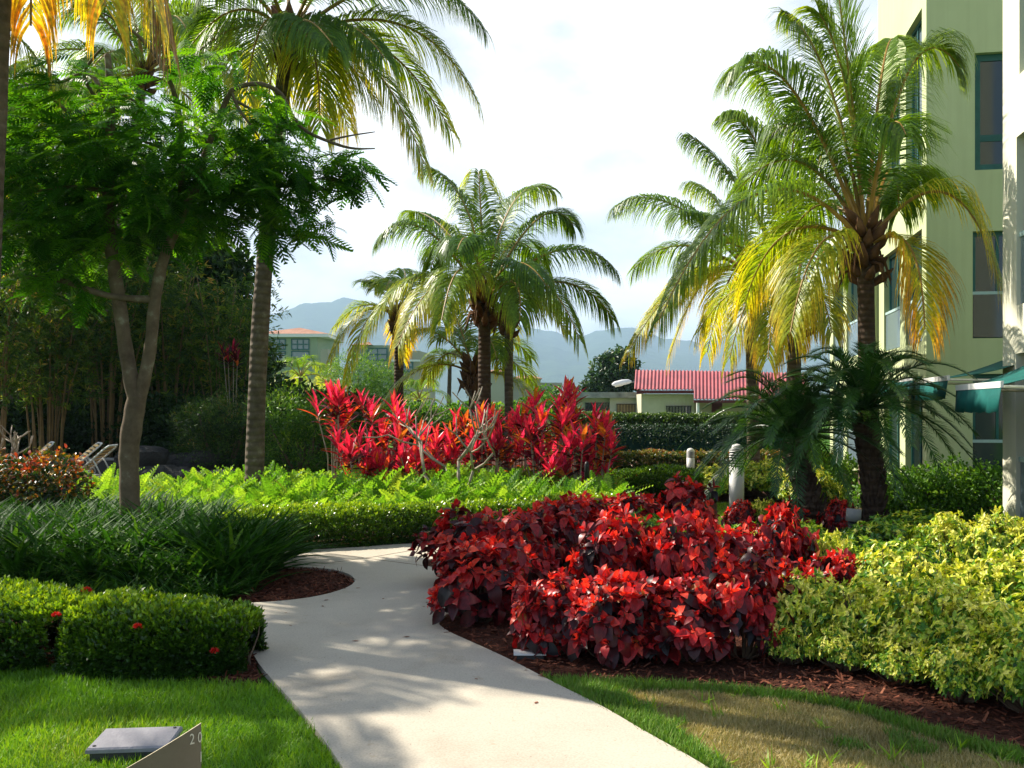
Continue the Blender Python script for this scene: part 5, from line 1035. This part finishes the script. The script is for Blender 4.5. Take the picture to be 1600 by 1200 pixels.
# ------------------------------------------------------------------ lights, sign, box
M['bollard'] = surf('pale_painted_metal', (.58, .57, .55), (.66, .65, .62), 5, .45, .08); M['black'] = surf('black_plastic', (.012, .012, .013), (.02, .02, .022), 5, .5)
def bollard(px, d, r, h, lab):
    e = empty('bollard_light', GX(px, d), lab, 'bollard light', 'white bollard lights'); hb_ = h * .68
    m = MB(); m.tube([(0, 0, 0), (0, 0, hb_)], r, 24); m.obj('post', M['bollard'], e, True)
    m = MB(); m.tube([(0, 0, hb_), (0, 0, h - r * .9)], r * .80, 20); m.obj('lens', M['black'], e, True)
    n = 6; st = (h - r * .9 - hb_) / n
    for k in range(n): mm = MB(); z = hb_ + st * k + .012; mm.tube([(0, 0, z), (0, 0, z + st * .62)], r * 1.0, 24); mm.obj('louver_ring', M['bollard'], e, True)
    m = MB(); zc = h - r * .9; m.tube([(0, 0, zc - .01), (0, 0, zc + r * .25), (0, 0, zc + r * .6), (0, 0, zc + r * .82), (0, 0, zc + r * .9)], [r * 1.0, r * .96, r * .76, r * .42, .01], 24); m.obj('cap', M['bollard'], e, True)
bollard(1151, 14.6, .112, 1.08, 'larger white bollard light partly under the date palm fronds'); bollard(1079, 22.5, .092, .70, 'smaller distant white bollard light in front of the low hedge')
e = empty('stake_light', GX(917, 14.4), 'thin black stake light with pale lower stem at the right end of the ti plants', 'garden light'); m = MB(); m.tube([(0, 0, 0), (0, 0, .58)], .012, 8); m.obj('stake', M['bollard'], e); m = MB(); m.tube([(0, 0, .56), (0, 0, .78), (0, 0, .82)], [.035, .035, .02], 12); m.obj('head', M['black'], e, True)
e = empty('uplight', GX(1333, 11.2), 'grey cylindrical ground spotlight between the date palm trunks', 'garden light'); m = MB(); m.tube([(0, 0, 0), (0, 0, .30)], [.05, .06], 14); m.obj('body', M['black'], e, True); m = MB(); m.tube([(0, 0, .30), (.01, 0, .44)], .085, 16); m.obj('hood', M['stain'], e, True)
e = empty('ground_box', GX(832, 6.12), 'small white capped box in the mulch under the front copperleaf', 'box'); m = MB(); m.box((-.10, -.04, .0), (.07, .05, .045)); m.obj('body', M['darkwall'], e); m = MB(); m.box((-.12, -.055, .046), (.085, .065, .056)); m.obj('lid', M['white'], e)
M['plastic'] = surf('grey_utility_lid', (.22, .21, .235), (.29, .28, .30), 7, .6, .3)
ub = empty('utility_box', GX(212, 4.46), 'grey utility box lid set in the shaded lawn', 'utility box', rz=.10)
def chamfer(m, x0, x1, y0, y1, z0, z1, c):
    V = [(x0, y0, z0), (x1, y0, z0), (x1, y1, z0), (x0, y1, z0), (x0, y0, z1 - c), (x1, y0, z1 - c), (x1, y1, z1 - c), (x0, y1, z1 - c), (x0 + c, y0 + c, z1), (x1 - c, y0 + c, z1), (x1 - c, y1 - c, z1), (x0 + c, y1 - c, z1)]
    m.add(V, [(3, 2, 1, 0), (0, 1, 5, 4), (1, 2, 6, 5), (2, 3, 7, 6), (3, 0, 4, 7), (4, 5, 9, 8), (5, 6, 10, 9), (6, 7, 11, 10), (7, 4, 8, 11), (8, 9, 10, 11)])
m = MB(); chamfer(m, -.165, .165, -.125, .125, 0, .055, .004); m.obj('body', M['strapv'] if False else M['darkwall'], ub)
m = MB(); chamfer(m, -.18, .18, -.14, .14, .056, .080, .008); lid = m.obj('lid', M['plastic'], ub)
for x, y in ((-.15, -.11), (.15, .11)): m = MB(); m.tube([(x, y, .0795), (x, y, .083)], .008, 10); m.obj('bolt', M['black'], lid)
# slanted number post near the camera
M['post'] = surf('brown_grey_panel', (.12, .095, .065), (.16, .13, .09), 9, .5, .15); M['postedge'] = surf('panel_edge', (.45, .37, .24), (.55, .46, .3), 9, .6)
sg = empty('number_post', GX(258, 2.65), 'slanted top brown grey number post in the near left corner', 'sign'); d0 = 2.65
def pl_pt(t, z, th=0):   # panel curving away at its right side
    a = t * 1.15; x = -.105 + .20 * math.sin(a) / math.sin(1.15); y = -.05 + .11 * (1 - math.cos(a)) + .0; nx_, ny_ = -math.sin(a) * .4, math.cos(a); return (x + nx_ * th, y + ny_ * th, z)
m = MB(); n = 24; V = []
for i in range(n + 1):
    t = i / n; zt_ = CAMZ + (HOR - (1202 - 64 * (math.sin(t * 1.15) / math.sin(1.15)))) / F * 2.62
    for th in (0, .006): V += [pl_pt(t, 0, th), pl_pt(t, zt_, th)]
fs = []
for i in range(n):
    a, b = 4 * i, 4 * i + 4; fs += [(a, b, b + 1, a + 1), (a + 3, b + 3, b + 2, a + 2)]
m.add(V, fs); pn = m.obj('panel', M['post'], sg, True)
m = MB(); fs = [(4 * i + 1, 4 * i + 5, 4 * i + 7, 4 * i + 3) for i in range(n)] + [(0, 1, 3, 2), (4 * n + 2, 4 * n + 3, 4 * n + 1, 4 * n)]
m.add(V, fs); m.obj('panel_edge', M['postedge'], pn)
M['ink'] = surf('white_lettering', (.55, .50, .40), (.6, .55, .45), 9, .6)
def digit(ch, t0, z0, sz, name):
    cu = bpy.data.curves.new(name, 'FONT'); cu.body = ch; cu.size = sz; cu.extrude = .0006; cu.resolution_u = 3
    o = bpy.data.objects.new(name, cu); COL.objects.link(o); dg = bpy.context.evaluated_depsgraph_get(); me = bpy.data.meshes.new_from_object(o.evaluated_get(dg)); bpy.data.objects.remove(o)
    for v in me.vertices:
        t = t0 + v.co.x / .26; x, y, z = pl_pt(t, z0 + v.co.y, -.0022 - v.co.z); v.co = (x, y, z)
    me.materials.clear(); me.materials.append(M['ink']); o = link(me, name, pn)
zz = CAMZ + (HOR - 1172) / F * 2.6
digit('2', .80, zz, .042, 'number'); digit('0', .93, zz, .042, 'number'); digit('1', .95, zz - .055, .042, 'number')

# ------------------------------------------------------------------ grass
def lawn(poly, n, matl, size, vfun, label, wd=1.0):
    q = rand_in(poly, n); n = len(q); a = rng.uniform(0, 6.28, n); el = rng.uniform(.65, 1.5, n); d = np.stack([np.cos(a) * np.cos(el), np.sin(a) * np.cos(el), np.sin(el)], -1); v, s = vfun(q); L_ = size * s * rng.uniform(.55, 1.3, n)
    m = MB(); m.scatter(T_GRASS, np.c_[q, np.zeros(n)], d, unit(n) * .6 + A([0, 0, .6]), L_, v.clip(0, 1), 0, L_ * wd); return tag(m.obj('grass', matl), label, 'grass', kind='stuff')
pp = smooth_px(pl); lawnL = smooth_px([G(-250, 1022), G(0, 1041), G(150, 1051), G(300, 1068), G(404, 1072)], 1) + [p + Vector((-.004, 0, 0)) for p in smooth_px([G(430, 1076), G(480, 1132), G(530, 1200), G(560, 1260)])] + [Vector((-.9, 3.3, 0)), Vector((-3.6, 3.3, 0))]
lawn(lawnL, 90000, M['grass'], .05, lambda q: (.48 + .22 * fbm(q[:, 0] * 3, q[:, 1] * 3, 21, 4) + rng.normal(0, .13, len(q)), 1 + .25 * fbm(q[:, 0] * 4, q[:, 1] * 4, 22, 3)), 'lush green lawn at the lower left')
edge = [G(880, 1066), G(1000, 1070), G(1200, 1083), G(1330, 1105), G(1450, 1143), G(1600, 1184), G(1900, 1244)]
lawnR = smooth_px([G(845, 1062)] + edge, 1) + [Vector((3.6, 3.3, 0)), Vector((1.15, 3.3, 0))] + [p + Vector((.004, 0, 0)) for p in smooth_px([G(1180, 1260), G(1090, 1200), G(1010, 1155), G(940, 1112), G(870, 1078)])]
EX, EY = A([p.x for p in edge]), A([p.y for p in edge])
def vr(q):
    dist = np.interp(q[:, 0], EX, EY) - q[:, 1]; gr = (dist + .10 * fbm(q[:, 0] * 5, q[:, 1] * 5, 23, 3) < .16 + .05 * np.sin(q[:, 0] * 4)) | (fbm(q[:, 0] * 6, q[:, 1] * 6, 24, 3) > .62) & (rng.random(len(q)) < .5) | (q[:, 0] < np.interp(q[:, 1], [4.3, 5.6], [.95, .55]))
    return np.where(gr, rng.uniform(0, .15, len(q)), rng.beta(3, 2.2, len(q)) * .85 + .12 + .1 * fbm(q[:, 0] * 4, q[:, 1] * 4, 25, 3)), np.where(gr, 1.35, .8)
M['dry'].node_tree.nodes['Color Ramp'].color_ramp.elements[0].color = (.10, .27, .012, 1)
lawn(lawnR, 120000, M['dry'], .042, vr, 'dry straw coloured lawn with a green fringe at the lower right')
lawn([GX(1125, 12.6), GX(1230, 12.6), GX(1250, 16.2), GX(1120, 16.2)], 9000, M['grass'], .06, lambda q: (np.full(len(q), .55), 1.), 'little patch of lawn around the white bollard')
m = MB(); qq = rand_in(path_poly, 900, lambda q: (q[:, 1] > 4) & (np.abs(q[:, 0]) < q[:, 1] * .55)); n = len(qq); dd_ = rng.normal(size=(n, 3)); dd_[:, 2] *= .1
m.scatter(T_CHIP, np.c_[qq, np.full(n, .0365)], dd_, np.tile(A([0, 0, 1.]), (n, 1)), rng.uniform(.003, .010, n), rng.random(n) * .7, 0, rng.uniform(.004, .010, n)); tag(m.obj('leaf_litter', M['chip']), 'fine brown specks of litter scattered over the path', 'litter', kind='stuff')
kc = rand_in(lawnR, 46); qq = np.repeat(kc, 12, 0) + rng.normal(0, .02, (46 * 12, 2)); n = len(qq); a = rng.uniform(0, 6.28, n); el = rng.uniform(.5, 1.3, n)
m = MB(); m.scatter(T_GRASS, np.c_[qq, np.zeros(n)], np.stack([np.cos(a) * np.cos(el), np.sin(a) * np.cos(el), np.sin(el)], -1), unit(n) * .5 + A([0, 0, .6]), rng.uniform(.06, .13, n), rng.uniform(.4, .9, n), 0, .09)
tag(m.obj('grass', M['grass']), 'scattered green tufts in the dry lawn', 'grass', kind='stuff')
# small litter on the path
for k, (px, py) in enumerate(((444, 965), (505, 955), (513, 944), (660, 955), (667, 949), (563, 925), (452, 985), (598, 943), (640, 1003), (742, 1070), (836, 1110), (560, 1010))):
    m = MB(); m.scatter(T_SMALL, [(0, 0, .002)], [(math.cos(k * 2.), math.sin(k * 2.), .06)], [(0, 0, 1.)], .028 + .01 * (k % 3), .8); o = m.obj('fallen_leaf', M['chip']); o.location = G(px, py) + Vector((0, 0, .036)); tag(o, 'tiny brown fallen leaf lying on the pale path', 'fallen leaf', 'fallen leaves on the path')
